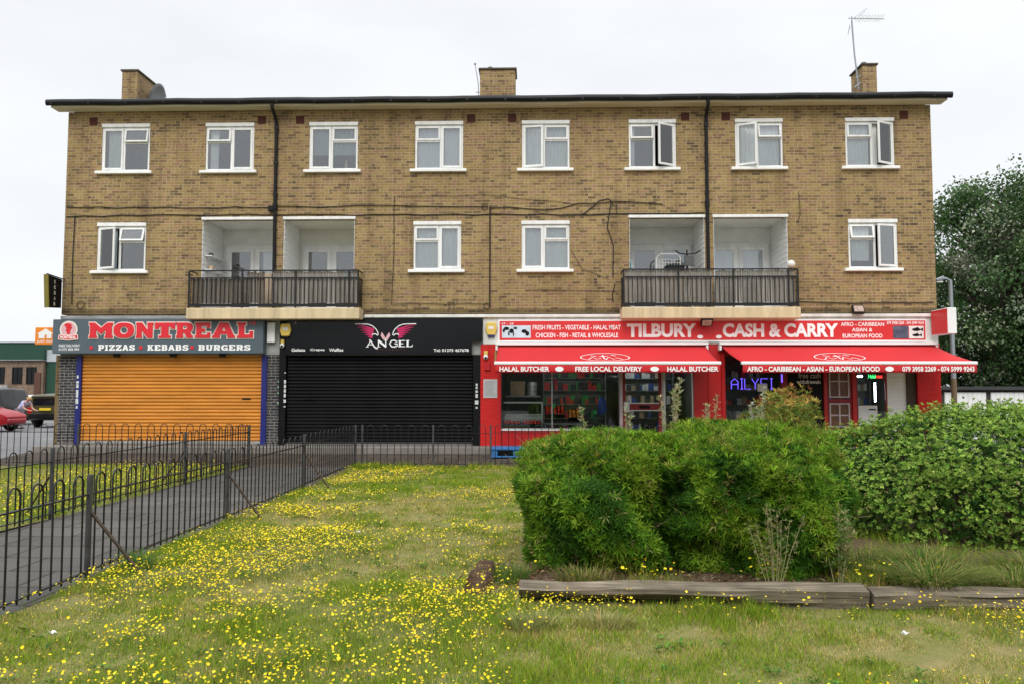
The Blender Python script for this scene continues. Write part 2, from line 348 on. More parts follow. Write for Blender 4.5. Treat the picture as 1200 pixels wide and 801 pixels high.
# ------------------------------------------------------------------ ground
def ground_mat(name, cols, scale, rough=.95, bump=.3, slabs=None, mscale=60):
    m = bpy.data.materials.new(name); m.use_nodes = True; t = m.node_tree; b = t.nodes['Principled BSDF']; L = t.links.new
    tcn = t.nodes.new('ShaderNodeTexCoord'); n = t.nodes.new('ShaderNodeTexNoise'); n.inputs['Scale'].default_value = scale; n.inputs['Detail'].default_value = 8; n.inputs['Roughness'].default_value = .7; L(tcn.outputs['Object'], n.inputs[0])
    cr = t.nodes.new('ShaderNodeValToRGB'); el = cr.color_ramp.elements
    while len(el) < len(cols): el.new(.5)
    for i, c in enumerate(cols): el[i].position = .25+.5*i/(len(cols)-1); el[i].color = (*c, 1)
    L(n.outputs[0], cr.inputs[0]); out = cr.outputs[0]
    n2 = t.nodes.new('ShaderNodeTexNoise'); n2.inputs['Scale'].default_value = mscale; n2.inputs['Detail'].default_value = 3; L(tcn.outputs['Object'], n2.inputs[0])
    mr = t.nodes.new('ShaderNodeMapRange'); mr.inputs[3].default_value = .7; mr.inputs[4].default_value = 1.3; L(n2.outputs[0], mr.inputs[0])
    hs = t.nodes.new('ShaderNodeHueSaturation'); L(out, hs.inputs['Color']); L(mr.outputs[0], hs.inputs['Value']); out = hs.outputs[0]
    bp = t.nodes.new('ShaderNodeBump'); bp.inputs['Strength'].default_value = bump; bp.inputs['Distance'].default_value = .01; L(n2.outputs[0], bp.inputs['Height'])
    if slabs:
        br = t.nodes.new('ShaderNodeTexBrick'); br.inputs['Scale'].default_value = 1; br.inputs['Brick Width'].default_value = slabs[0]; br.inputs['Row Height'].default_value = slabs[1]; br.inputs['Mortar Size'].default_value = .014
        br.inputs['Color1'].default_value = (.78,.78,.78,1); br.inputs['Color2'].default_value = (1.12,1.1,1.08,1); br.inputs['Mortar'].default_value = (.30,.33,.20,1)
        L(tcn.outputs['Object'], br.inputs[0]); mm = t.nodes.new('ShaderNodeMix'); mm.data_type = 'RGBA'; mm.blend_type = 'MULTIPLY'; mm.inputs[0].default_value = 1; L(out, mm.inputs[6]); L(br.outputs[0], mm.inputs[7]); out = mm.outputs[2]
    L(out, b.inputs['Base Color']); b.inputs['Roughness'].default_value = rough; b.inputs['Specular IOR Level'].default_value = .25; L(bp.outputs[0], b.inputs['Normal'])
    return m
tarmac_m = ground_mat('tarmac', [(.12,.12,.125), (.17,.17,.175), (.22,.22,.22)], .5)
slab_m = ground_mat('paving_slabs', [(.065,.062,.058), (.09,.085,.078), (.12,.113,.105)], .8, slabs=(.9, .6))
fore_m = ground_mat('brown_paving', [(.055,.043,.034), (.075,.06,.048), (.10,.083,.068)], .9, slabs=(.6, .45))
soil_m = ground_mat('lawn_soil', [(.10,.10,.03), (.15,.155,.04), (.22,.19,.075), (.28,.22,.11)], 3.0, mscale=160, bump=.8)
bed_m = ground_mat('bed_soil', [(.05,.032,.02), (.085,.055,.032), (.13,.09,.055)], 3.0, mscale=50, bump=.8)
land_m = ground_mat('far_land', [(.05,.06,.03), (.08,.085,.05)], .05)

def sheet(name, x0, x1, y0, y1, z, mat, n=1, amp=0.0, zf=None):
    nx = max(1, int((x1-x0)*n)); ny = max(1, int((y1-y0)*n)); mb = MB()
    P = [[(x0+(x1-x0)*i/nx, y0+(y1-y0)*j/ny, 0) for j in range(ny+1)] for i in range(nx+1)]
    P = [[(x, y, (zf(x, y) if zf else z)+(amp*float(wav(x, y, 0, 5, 1.6)) if amp else 0)) for x, y, _ in row] for row in P]
    mb.grid(P); o = mb.build(name, mat, None, origin=(0, 0, 0), fix=False, smooth=True); tag(o, kind='structure')
    if o.data.polygons[0].normal.z < 0: o.data.flip_normals()
    return o
sheet('ground', -3000, 3000, -3000, 3000, -.06, land_m, .001)
sheet('car_park', -70, -6.3, -2.62, 44, 0.0, tarmac_m, .25)
sheet('road', -70, 60, -60, -18.2, -.01, tarmac_m, .1)
sheet('yard', 10.9, 60, -2.62, 40, -.004, tarmac_m, .2)
sheet('footpath', -6.42, -3.98, -18.2, -2.62, .006, slab_m, 1)
LAWN_Z = lambda x, y: .012
sheet('lawn', -4.02, 16, -18.2, -2.62, .012, soil_m, 2, .012)
sheet('grass_verge', -30, -6.40, -18.2, -2.66, .012, soil_m, 2, .012)
mb = MB(); mb.prismx([(-2.62, -.05), (-2.62, .008), (-.66, .15), (-.66, -.05)], -12.9, 10.9); fo = mb.build('forecourt', fore_m, None, origin=(0, 0, 0)); tag(fo, kind='structure')
mb = MB(); mb.box(-12.75, 10.7, -.657, .03, -.05, .31); st = mb.build('shop_step', concrete, None, origin=(0, 0, 0), bevel=.012); tag(st, kind='structure')
mb = MB(); P = []
for i in range(41):
    x = -.05+7.6*i/40; row = []
    for j in range(25):
        y = -14.22+3.9*j/24; e = min(1, (y+14.3)/.5+.7, (-10.2-y)/.5); row.append((x, y, .02+.085*max(0, min(1, e))*min(1, .3+(x+.05)/.3)+.018*float(wav(x, y, 0, 3, 7))))
    P.append(row)
mb.grid(P); o = mb.build('planting_bed', bed_m, None, origin=(0, 0, 0), smooth=True, fix=False); tag(o, kind='structure')
if o.data.polygons[0].normal.z < 0: o.data.flip_normals()

# ------------------------------------------------------------------ the building
XL, XR, ZB, ZT = -12.50, 10.42, 3.72, 9.20
B = thing('apartment_building', 'long three storey block of yellow brown brick flats above a parade of shops', 'building', (-1.0, 0, 0))
WIN = {  # x0, x1, z0, z1
 'w1': (-11.56,-10.26), 'w2': (-8.74,-7.44), 'w3': (-5.95,-4.65), 'w4': (-3.12,-1.84), 'w5': (-.28,.98), 'w6': (2.54,3.78), 'w7': (5.33,6.57), 'w8': (8.20,9.46),
 'm1': (-11.60,-10.29), 'm2': (-3.14,-1.88), 'm3': (-.29,.97), 'm4': (8.21,9.47)}
holes = []
for k, (a, b) in WIN.items(): holes.append((a, b, 7.55, 8.87) if k[0] == 'w' else (a, b, 4.87, 6.18))
BALC = [(-8.77,-6.87), (-6.59,-4.70), (2.53,4.49), (4.72,6.64)]
for a, b in BALC: holes.append((a, b, 3.84, 6.27))
def wall_holes(mb, x0, x1, z0, z1, holes, y0, y1):
    xs = sorted({x0, x1, *[h[0] for h in holes], *[h[1] for h in holes]}); zs = sorted({z0, z1, *[h[2] for h in holes], *[h[3] for h in holes]})
    for i in range(len(xs)-1):
        for j in range(len(zs)-1):
            cx, cz = (xs[i]+xs[i+1])/2, (zs[j]+zs[j+1])/2
            if any(h[0] < cx < h[1] and h[2] < cz < h[3] for h in holes): continue
            mb.quad((xs[i], y0, zs[j]), (xs[i+1], y0, zs[j]), (xs[i+1], y0, zs[j+1]), (xs[i], y0, zs[j+1]))
    for a, b, c, d in holes:
        mb.quad((a, y0, c), (a, y0, d), (a, y1, d), (a, y1, c)); mb.quad((b, y0, c), (b, y1, c), (b, y1, d), (b, y0, d))
        mb.quad((a, y0, d), (b, y0, d), (b, y1, d), (a, y1, d)); mb.quad((a, y0, c), (a, y1, c), (b, y1, c), (b, y0, c))
mb = MB(); wall_holes(mb, XL, XR, ZB, ZT, holes, 0, .28)
mb.quad((XL, 0, ZB), (XL, 0, ZT), (XL, 9, ZT), (XL, 9, ZB)); mb.quad((XR, 0, ZB), (XR, 9, ZB), (XR, 9, ZT), (XR, 0, ZT)); mb.quad((XL, 9, 0), (XL, 9, ZT), (XR, 9, ZT), (XR, 9, 0))
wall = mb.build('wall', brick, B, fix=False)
mb = MB(); mb.box(XL, XL+.02, .28, 9, 0, ZB); mb.build('ground_floor_end_wall', brick, B); mb = MB(); mb.box(XR-.02, XR, .28, 9, 0, ZB); mb.build('ground_floor_end_wall', brick, B)
# roof, soffit, gutter, chimneys
mb = MB(); mb.prismx([(-.38, 9.30), (-.38, 9.34), (4.5, 10.45), (9.5, 9.34), (9.5, 9.30)], XL-.0, XR+.0); mb.box(XL-.30, XL-.001, -.38, .10, 9.30, 9.345); mb.box(XR+.001, XR+.30, -.38, .10, 9.30, 9.345); roof = mb.build('roof', roof_felt, B)
mb = MB(); mb.box(XL-.27, XR+.27, -.365, -.001, 9.203, 9.297); mb.build('soffit', soffit_m, B, bevel=.008)
mb = MB(); P = []
for i in range(61):
    x = XL-.36+(XR-XL+.72)*i/60; dz = .012*math.sin(i*.9)+.006*math.sin(i*2.3); P.append([(x, -.415+.058*math.cos(a), 9.318+dz*.5+.085*math.sin(a)) for a in [math.pi+2*math.pi*k/12 for k in range(13)]])
mb.grid(P)
for i in range(0, 24): x = XL-.2+i; mb.box(x-.03, x+.03, -.478, -.37, 9.255, 9.322)
mb.build('gutter', black_plastic, roof, smooth=True)
dark_cap = M('dark_weathered_cap', (.10,.085,.065), .9, .25, 6)
def chimney(x0, x1, y0, y1, zt, pots):
    mb = MB(); mb.box(x0, x1, y0, y1, 9.2, zt-.055); c = mb.build('chimney', brick, roof)
    m2 = MB(); m2.box(x0-.04, x1+.04, y0-.04, y1+.04, zt-.053, zt); 
    for px, py, hh in pots: m2.path([(px, py, zt+.001), (px, py, zt+hh)], [.09, .075], 12)
    m2.build('chimney_cap', dark_cap, roof, bevel=.008)
chimney(-11.87, -11.42, 1.5, 2.55, 10.99, [(-11.6, 1.9, .10)])
chimney(-1.50, -.49, 1.5, 2.2, 10.93, [(-1.22, 1.8, .14)])
chimney(9.36, 9.76, 1.6, 2.4, 11.0, [(9.5, 1.85, .12)])
# air bricks
for x in (-11.81, -7.24, -6.21, -1.63, -.54, 4.03, 5.09, 9.73):
    mb = MB(); mb.box(x-.11, x+.11, -.006, .01, 8.83, 9.05)
    for k in range(5): mb.box(x-.095, x+.095, -.012, -.005, 8.85+k*.04, 8.868+k*.04)
    mb.build('air_vent', terracotta, B)
# downpipes
def downpipe(x0, x1, zb):
    mb = MB(); mb.path([(x0, -.40, 9.27), (x0, -.40, 9.14), (x0+.01, -.10, 8.93), (x1, -.075, 8.7), (x1, -.075, 7), (x1+.0, -.075, 6.5)], .045, 10)
    mb.path([(x1, -.075, 6.51), (x1+.01, -.075, zb+.02)], .045, 10)
    for z in (8.7, 7.75, 6.9): mb.box(x1-.05, x1+.05, -.12, -.02, z-.04, z+.04)
    mb.path([(x1, -.075, 6.66), (x1, -.075, 6.5)], .062, 10)
    mb.build('downpipe', black_plastic, B, smooth=True)
downpipe(-6.84, -6.82, 3.83); downpipe(4.55, 4.56, 3.83)
mb = MB(); mb.box(-7.0, -6.86, -.10, -.001, 6.46, 6.60); mb.build('junction_box', black_plastic, B, bevel=.01)

# windows -----------------------------------------------------------
def bars(mb, x0, x1, z0, z1, t, y0, y1):
    mb.box(x0, x1, y0, y1, z0, z0+t); mb.box(x0, x1, y0, y1, z1-t, z1); mb.box(x0, x0+t, y0, y1, z0+t, z1-t); mb.box(x1-t, x1, y0, y1, z0+t, z1-t)
def hinge(mb, start, axis_p, axis, ang):
    Mx = Matrix.Translation(Vector(axis_p)) @ Matrix.Rotation(ang, 4, Vector(axis)) @ Matrix.Translation(-Vector(axis_p))
    for i in range(start, len(mb.v)): mb.v[i] = tuple(Mx @ Vector(mb.v[i]))
def curtain(win, x0, x1, z0, z1, mat, waves=7, amp=.014, y=.112):
    mb = MB(); n = max(8, int(waves*8)); ph = random.uniform(0, 6)
    P = [[(x0+(x1-x0)*i/n, y+amp*math.sin(ph+waves*6.283*i/n)*(1-.25*k/4)+.006*math.sin(3.1*i+k), z1+(z0-z1)*k/4) for k in range(5)] for i in range(n+1)]
    mb.grid(P); return mb.build('curtain', mat, win, smooth=True, fix=False)
def window(key, tall, tall_open=0, vent_open=0, curt=()):
    x0, x1 = WIN[key]; z0, z1 = (7.55, 8.87) if key[0] == 'w' else (4.87, 6.18)
    zf = z1-.10; y0, y1 = .015, .085; t = .052
    mb = MB(); bars(mb, x0, x1, z0+.02, zf, t, y0, y1)
    mb.box(x0-.005, x1+.005, -.035, .09, zf+.002, z1-.002)             # white head board
    a, b = x0+t, x1-t; mid = a+(b-a)*(.46 if tall == 'L' else .54)
    mb.box(mid-.03, mid+.03, y0+.003, y1-.003, z0+.02+t, zf-t)
    tx = (a, mid-.03) if tall == 'L' else (mid+.03, b); sx_ = (mid+.03, b) if tall == 'L' else (a, mid-.03)
    zr = z0+.02+t+(zf-z0-.02-2*t)*.66
    mb.box(sx_[0], sx_[1], y0+.002, y1-.002, zr-.025, zr+.025)
    win = mb.build('window', white_pvc, B, bevel=.006)
    m2 = MB(); m2.box(x0-.13, x1+.10, -.10, .10, z0-.06, z0+.018); m2.build('sill', white_paint, win, bevel=.01)
    def pane(xa, xb, za, zb, y, hin=None):
        g = MB(); g.box(xa, xb, y, y+.012, za, zb)
        if hin: hinge(g, 0, *hin)
        g.build('pane', glass, win, fix=False)
    def sash(xa, xb, za, zb, hin=None, tk=.055):
        s_ = MB(); bars(s_, xa+.002, xb-.002, za+.002, zb-.002, tk, y0-.022, y0+.022)
        if hin: hinge(s_, 0, *hin)
        s_.build('sash', white_pvc, win, bevel=.005)
        pane(xa+tk, xb-tk, za+tk, zb-tk, y0-.006, hin)
    zb_ = z0+.02+t
    # tall casement
    if tall_open:
        side = -1 if tall == 'L' else 1; hx = tx[0] if tall == 'L' else tx[1]
        hin = ((hx, y0-.02, zb_), (0, 0, 1), -R(tall_open) if tall == 'L' else R(tall_open))
        sash(tx[0]-.012, tx[1]+.012, zb_-.012, zf-t+.012, hin)
    else: sash(tx[0]-.012, tx[1]+.012, zb_-.012, zf-t+.012)
    hin = ((0, y0-.02, zf-t), (1, 0, 0), -R(vent_open)) if vent_open else None
    sash(sx_[0]-.012, sx_[1]+.012, zr+.013, zf-t+.012, hin, .048)
    pane(sx_[0]-.004, sx_[1]+.004, zb_-.004, zr-.02, y0+.02)
    # room
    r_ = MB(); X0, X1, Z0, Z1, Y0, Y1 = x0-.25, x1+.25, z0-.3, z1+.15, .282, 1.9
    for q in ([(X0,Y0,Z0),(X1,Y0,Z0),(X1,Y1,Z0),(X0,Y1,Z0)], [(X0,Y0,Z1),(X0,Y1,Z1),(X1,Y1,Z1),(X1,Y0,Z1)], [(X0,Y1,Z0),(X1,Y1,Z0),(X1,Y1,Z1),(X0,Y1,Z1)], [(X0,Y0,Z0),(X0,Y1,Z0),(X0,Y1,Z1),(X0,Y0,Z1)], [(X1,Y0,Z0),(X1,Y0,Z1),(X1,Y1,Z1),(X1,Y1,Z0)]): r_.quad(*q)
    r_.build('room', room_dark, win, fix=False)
    for fa, fb, mat, waves, zlo in curt:
        W_ = b-a; curtain(win, a+W_*fa, a+W_*fb, z0+.05+(z1-z0)*zlo, zf-.03, mat, waves)
    return win
cw, cb, cc, bw_ = curtain_white, curtain_blue, curtain_cream, blind_white
window('w1', 'L', 0, 8, [(.06, .36, cc, 5, 0)])
window('w2', 'R', 0, 7, [(.03, .22, cw, 4, 0)])
w3 = window('w3', 'L', 0, 0, [(0, .98, cb, 9, .30)])
window('w4', 'R', 0, 0, [(0, 1, bw_, 14, 0)])
window('w5', 'L', 9, 0, [(0, 1, cw, 12, 0)])
window('w6', 'R', 30, 6, [(0, .10, cw, 3, 0)])
window('w7', 'L', 24, 9, [(.06, .46, cc, 4, 0), (.5, .98, cw, 9, 0)])
window('w8', 'R', 28, 4, [(0, .50, cw, 8, 0), (.56, .70, cc, 2, 0)])
window('m1', 'L', 20, 15, [(.02, .36, cb, 7, 0)])
window('m2', 'R', 0, 0, [(0, 1, cw, 9, 0)])
window('m3', 'L', 0, 0, [(0, 1, cw, 8, 0)])
window('m4', 'R', 16, 13, [(.05, .44, cw, 7, .14)])
# a pale bottle on the inside sill of one window
mb = MB(); mb.path([(-4.98, .13, 7.63), (-4.98, .13, 7.76), (-4.98, .13, 7.80), (-4.98, .13, 7.87)], [.045, .04, .02, .018], 10)
tag(mb.build('bottle', M('cream_bottle', (.6,.5,.38), .5), smooth=True), 'small cream bottle standing inside the upper window right of the left downpipe', 'bottle')

# balconies ---------------------------------------------------------
def boards_wall(mb, x, y0, y1, z0, z1, sgn):
    n = int((z1-z0)/.13)
    for k in range(n):
        za = z0+(z1-z0)*k/n; zb = z0+(z1-z0)*(k+1)/n
        mb.add([(x, y0, za), (x, y1, za), (x, y1, zb), (x, y0, zb), (x+sgn*.014, y0, za+.006), (x+sgn*.014, y1, za+.006), (x+sgn*.004, y1, zb-.003), (x+sgn*.004, y0, zb-.003)],
            [(4, 5, 6, 7), (0, 1, 5, 4), (3, 7, 6, 2), (0, 4, 7, 3), (1, 2, 6, 5)])
def recess(i, a, b, boards_l, boards_r, liner):
    D = 1.42; z0, z1 = 3.86, 6.27
    mb = MB()
    for q in ([(a,.281,z0),(b,.281,z0),(b,D,z0),(a,D,z0)], [(a,.281,z1),(a,D,z1),(b,D,z1),(b,.281,z1)]): mb.quad(*q)
    mb.quad((a, D, z0), (b, D, z0), (b, D, z1), (a, D, z1)); mb.quad((a, .281, z0), (a, D, z0), (a, D, z1), (a, .281, z1)); mb.quad((b, .281, z0), (b, .281, z1), (b, D, z1), (b, D, z0))
    rec = mb.build('balcony_recess', liner, B, fix=False)
    m2 = MB(); 
    boards_wall(m2, a+.004, -.012, D-.004, z0, z1-.004, 1); m2.build('boarding', white_boards, rec)
    m2 = MB(); boards_wall(m2, b-.004, -.012, D-.004, z0, z1-.004, -1); m2.build('boarding', white_boards, rec)
    m3 = MB(); m3.box(a-.02, b+.02, -.05, .02, z1-.03, z1+.045); m3.build('head_board', white_pvc, rec, bevel=.006)
    # french doors
    x0, x1 = a+.12, b-.10; zt = 5.78; t = .075; yd = D-.10
    m4 = MB(); bars(m4, x0, x1, z0+.01, zt, t, yd, yd+.08); mid = (x0+x1)/2
    m4.box(mid-.03, mid+.03, yd+.003, yd+.078, z0+.085, zt-.076)
    m4.box(x0-.02, x1+.02, yd-.02, yd+.06, zt+.003, zt+.04)
    dr = m4.build('balcony_door', white_pvc, B, bevel=.006)
    for p, q in ((x0+t, mid-.03), (mid+.03, x1-t)):
        s_ = MB(); bars(s_, p, q, z0+.086, zt-.077, .10, yd-.018, yd+.03); s_.build('leaf_frame', white_pvc, dr, bevel=.005)
        g = MB(); g.box(p+.10, q-.10, yd, yd+.012, z0+.19, zt-.18); g.build('pane', glass, dr, fix=False)
    r_ = MB(); r_.quad((a, yd+.5, z0), (b, yd+.5, z0), (b, yd+.5, z1), (a, yd+.5, z1))
    # flat dark sheet behind the doors, its colour standing in for room shade
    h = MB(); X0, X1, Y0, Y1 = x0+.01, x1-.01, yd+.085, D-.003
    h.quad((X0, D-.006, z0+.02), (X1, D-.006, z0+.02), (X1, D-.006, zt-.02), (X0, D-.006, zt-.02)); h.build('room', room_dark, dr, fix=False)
    return dr, (x0, x1, yd)
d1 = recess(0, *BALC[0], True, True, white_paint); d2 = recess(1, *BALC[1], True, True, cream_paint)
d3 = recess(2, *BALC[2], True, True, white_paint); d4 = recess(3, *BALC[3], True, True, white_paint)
def dcurt(d, fa, fb, mat, wv=6):
    o, (x0, x1, yd) = d; W_ = x1-x0; curtain(o, x0+.17+(W_-.34)*fa, x0+.17+(W_-.34)*fb, 3.95, 5.62, mat, wv, .006, yd+.038)
dcurt(d1, .66, 1, cc, 3); dcurt(d2, .0, .10, room_dark, 2); dcurt(d3, .55, 1, curtain_blue, 4); dcurt(d4, 0, .42, cw, 5); dcurt(d4, .58, 1, cw, 4)
reed = M('weathered_reed_screen', (.15,.125,.10), .95, .55, 3.0, bump=.3, streak=(14, 2, .5))
reed2 = M('pale_reed_screen', (.26,.235,.205), .95, .45, 3.0, bump=.3, streak=(14, 2, .5))
def balcony(a, b, segs):
    mb = MB(); mb.box(a, b, -.53, .001, 3.55, 3.838); bal = mb.build('balcony_slab', cream, B, bevel=.015)
    y = -.49; mr = MB(); x0, x1 = a+.05, b-.05
    for z, r_ in ((4.81, .016), (4.62, .016), (3.93, .02)): mr.box(x0, x1, y-r_, y+r_, z-r_, z+r_)
    mr.box(x0, x1, y-.022, y-.017, 3.87, 3.935)
    for xe in (x0, x1):
        for z in (4.81, 4.62, 3.93): mr.box(xe-.014, xe+.014, y+.017, -.002, z-.014, z+.014)
        k = 0
        while y+.12+k*.115 < 0: mr.box(xe-.008, xe+.008, y+.112+k*.115, y+.128+k*.115, 3.945, 4.606); k += 1
    n = int((x1-x0)/.115)
    for i in range(n+1):
        x = x0+(x1-x0)*i/n; big = i % 12 == 0 or i == n
        rr = .02 if big else .011; mr.box(x-rr, x+rr, y-rr+.001, y+rr-.001, 3.84 if big else 3.948, 4.796 if big else 4.606)
    mr.build('railing', black_iron, bal)
    for sa, sb, zt, mat in segs:
        ms = MB(); x = sa; rs = random.Random(int(sa*100))
        while x < sb-.02:
            wd = rs.uniform(.045, .085); h = zt+rs.uniform(-.02, .02); yy = y+.05+rs.uniform(-.006, .006)
            ms.add([(x, yy, 3.97), (x+wd*.5, yy-.012, 3.97), (x+wd-.006, yy, 3.97), (x, yy, h), (x+wd*.5+rs.uniform(-.006,.006), yy-.012, h+rs.uniform(-.015,.015)), (x+wd-.006, yy, h), (x+wd*.5, yy+.012, 3.97), (x+wd*.5, yy+.012, h)],
                [(0, 1, 4, 3), (1, 2, 5, 4), (2, 6, 7, 5), (6, 0, 3, 7), (3, 4, 5, 7)])
            x += wd
        ms.build('reed_screen', mat, bal)
balcony(-8.93, -4.44, [(-8.80, -7.40, 4.61, reed), (-7.39, -6.95, 4.78, reed), (-6.72, -4.55, 4.79, reed2)])
balcony(2.27, 6.77, [(2.36, 4.52, 4.79, reed2), (4.66, 6.68, 4.79, reed2)])

# cables on the brickwork ------------------------------------------
def cable(pts, r=.012, wob=.02, name='cable'):
    P = []; rs = random.Random(len(pts)*17+int(pts[0][0]*10))
    for i in range(len(pts)-1):
        a, b = pts[i], pts[i+1]; d = math.dist(a, b); n = max(2, int(d/.45))
        for k in range(n):
            f = k/n; P.append((a[0]+(b[0]-a[0])*f+rs.uniform(-1, 1)*wob*.4, -.018-rs.uniform(0, .01), a[1]+(b[1]-a[1])*f+rs.uniform(-1, 1)*wob))
    P.append((pts[-1][0], -.018, pts[-1][1])); MB().path(P, r, 5).build(name, cable_m, B, smooth=True)
cable([(-12.45, 6.60), (-7.0, 6.57)]); cable([(-6.8, 6.58), (-4.6, 6.60), (-1.2, 6.56)]); cable([(-12.45, 6.36), (-9.0, 6.38), (-4.7, 6.36), (2.05, 6.34), (4.5, 6.37)], .014)
cable([(-1.12, 6.58), (-1.12, 3.9)], .02, .006); cable([(-3.66, 6.86), (-3.66, 5.4), (-3.70, 3.95)], .008)
cable([(-1.1, 6.55), (.4, 6.47), (1.2, 6.62), (2.2, 6.66), (3.4, 6.60)], .012, .03); cable([(1.3, 6.33), (1.75, 6.7), (2.0, 6.78), (2.12, 6.6)], .012, .03)
cable([(2.06, 6.62), (1.95, 6.0), (2.12, 5.5), (2.10, 4.66)], .013, .02); cable([(2.15, 4.5), (2.07, 4.2), (2.09, 4.02)], .012, .01)
cable([(1.0, 5.4), (1.3, 4.9), (2.0, 4.62)], .006, .03); cable([(-12.22, 6.36), (-12.24, 5.3), (-12.22, 4.0)], .013, .01)
cable([(-3.66, 4.0), (-1.2, 3.98)], .007); cable([(6.8, 4.02), (8.3, 3.99), (10.35, 4.0)], .012); cable([(2.2, 6.36), (2.2, 6.6)], .01); cable([(6.95, 6.9), (6.98, 6.3), (6.9, 6.1)], .007)
cable([(-.2, 4.35), (2.2, 4.30)], .006, .02); cable([(-3.6, 6.84), (-1.3, 6.87), (1.1, 6.62)], .006, .02)
for cx, cz, r0 in ((-1.20, 3.93, .075), (-1.26, 6.56, .08), (-11.98, 3.98, .10)):
    mb = MB(); mb.path([(cx+r0*math.cos(a), -.03-.004*(k % 3), cz+r0*math.sin(a)) for k, a in enumerate([i*.45 for i in range(29)])], .009, 5)
    mb.build('cable_coil', cable_m, B, smooth=True)

# ------------------------------------------------------------------ ground floor shell
mb = MB(); mb.box(XL, -1.30, .0, .28, 2.66, 3.62); mb.box(XL, -1.30, -.045, .0, 3.60, 3.69); mb.build('grey_fascia_band', grey_slate_band, B, bevel=.008)
mb = MB(); mb.box(-1.298, XR+.0, -.035, .28, 2.93, 3.66); mb.box(-4.40, XR+.02, -.11, -.036, 3.62, 3.70); mb.build('white_fascia_band', off_white, B, bevel=.01)
mb = MB(); mb.box(XL, -12.04, -.0, .30, .30, 2.659); mb.build('dark_brick_pier', brick_dark, B); mb = MB(); mb.box(-6.96, -6.64, 0, .30, .30, 2.659); mb.build('dark_brick_pier', brick_dark, B)
mb = MB(); mb.box(XL-.11, XL-.003, .02, .32, .0, 2.659); mb.build('end_pier', brick, B)
mb = MB(); mb.box(-6.638, -6.46, -.04, .30, .31, 3.598); mb.build('black_frame', black_matt, B, bevel=.006); mb = MB(); mb.box(-1.55, -1.36, -.04, .30, .31, 2.655); mb.build('black_frame', black_matt, B, bevel=.006)
stick = M('faded_stickers', (.6,.62,.6), .6, .1, 10)
# interior shell of the shops (closed, dim)
def shell(x0, x1, y0, y1, z0, z1, mats, name):
    qs = [[(x0,y0,z0),(x1,y0,z0),(x1,y1,z0),(x0,y1,z0)], [(x0,y0,z1),(x0,y1,z1),(x1,y1,z1),(x1,y0,z1)], [(x0,y1,z0),(x1,y1,z0),(x1,y1,z1),(x0,y1,z1)], [(x0,y0,z0),(x0,y1,z0),(x0,y1,z1),(x0,y0,z1)], [(x1,y0,z0),(x1,y0,z1),(x1,y1,z1),(x1,y1,z0)]]
    mb = MB()
    for q in qs: mb.quad(*q)
    return mb.build(name, mats, B, fix=False)
shop_wall = M('dim_shop_wall', (.22,.21,.20), .8, .3, 1.2)
shell(-.87, 4.5, .30, 4.6, .31, 2.92, shop_wall, 'shop_interior'); shell(4.62, 9.86, .30, 4.6, .31, 2.92, shop_wall, 'shop_interior')

# roller shutters
def shutter(x0, x1, z0, z1, pitch, y, mat, name, bar_m):
    n = int(round((z1-z0)/pitch)); P = []
    prof = [(0, 0), (.10, -.014), (.35, -.030), (.70, -.026), (.92, -.006)]
    for k in range(n):
        for f, d in prof: P.append((y+d, z0+(k+f)*(z1-z0)/n))
    P.append((y, z1)); mb = MB(); xs = [x0+(x1-x0)*i/12 for i in range(13)]
    mb.grid([[(x, py+.004*math.sin(x*2.1+pz*1.7), pz) for py, pz in P] for x in xs])
    o = mb.build(name, mat, B, fix=False, smooth=False)
    mb = MB(); mb.box(x0, x1, y-.035, y+.02, z0-.07, z0-.002); b_ = mb.build('bottom_bar', bar_m, o, bevel=.006)
    return o
s1 = shutter(-11.90, -7.11, .415, 2.70, .0915, .06, orange_shut, 'roller_shutter', M('grey_bar', (.30,.29,.27), .6, .25, 5)); s1['label'] = 'orange steel roller shutter, fully closed'
mb = MB(); mb.box(-7.62, -7.40, .018, .034, 1.50, 1.535); mb.build('letter_slot', black_matt, s1)
s2 = shutter(-6.44, -1.57, .40, 2.70, .088, .075, black_shut, 'roller_shutter', M('dark_bar', (.03,.03,.032), .5, .3, 5)); s2['label'] = 'black steel roller shutter, fully closed'
mb = MB(); mb.box(-5.95, -5.72, .032, .05, 1.50, 1.53); mb.build('letter_slot', black_matt, s2)
mb = MB(); mb.box(-12.038, -11.90, -.03, .09, .31, 2.658); gd = mb.build('blue_shutter_guide', blue_paint, B, bevel=.006); mb = MB(); mb.box(-7.108, -6.965, -.03, .09, .31, 2.658); mb.build('blue_shutter_guide', blue_paint, B, bevel=.006)
def stickers(name, x, pts, parent, mat, y=-.034):
    for z, wd, h in pts: mb = MB(); mb.box(x-wd/2, x+wd/2, y, y+.003, z, z+h); mb.build(name, mat, parent)
stickers('sticker', -11.985, [(2.05, .05, .08), (1.92, .07, .06), (1.80, .06, .10), (1.55, .06, .20), (1.38, .07, .14), (1.26, .05, .07)], gd, stick)
stickers('sticker', -6.475, [(2.18,.03,.03),(1.92,.05,.09),(1.80,.05,.09),(1.68,.05,.09),(1.56,.05,.09),(1.42,.06,.08),(1.30,.05,.03)], B, stick, -.044)
stickers('sticker', -1.455, [(1.86,.05,.06),(1.78,.05,.06),(1.68,.06,.06),(1.55,.06,.10),(1.38,.09,.10),(1.27,.05,.05)], B, stick, -.044)
stickers('sticker', -6.655, [(1.95,.04,.04),(1.80,.05,.05),(1.65,.05,.04),(1.38,.05,.06)], B, M('green_sticker', (.25,.45,.25), .6), -.004)
mb = MB(); mb.box(XL, -1.36, -.02, .03, .312, .345); mb.build('shopfront_sill', concrete, B, bevel=.006)

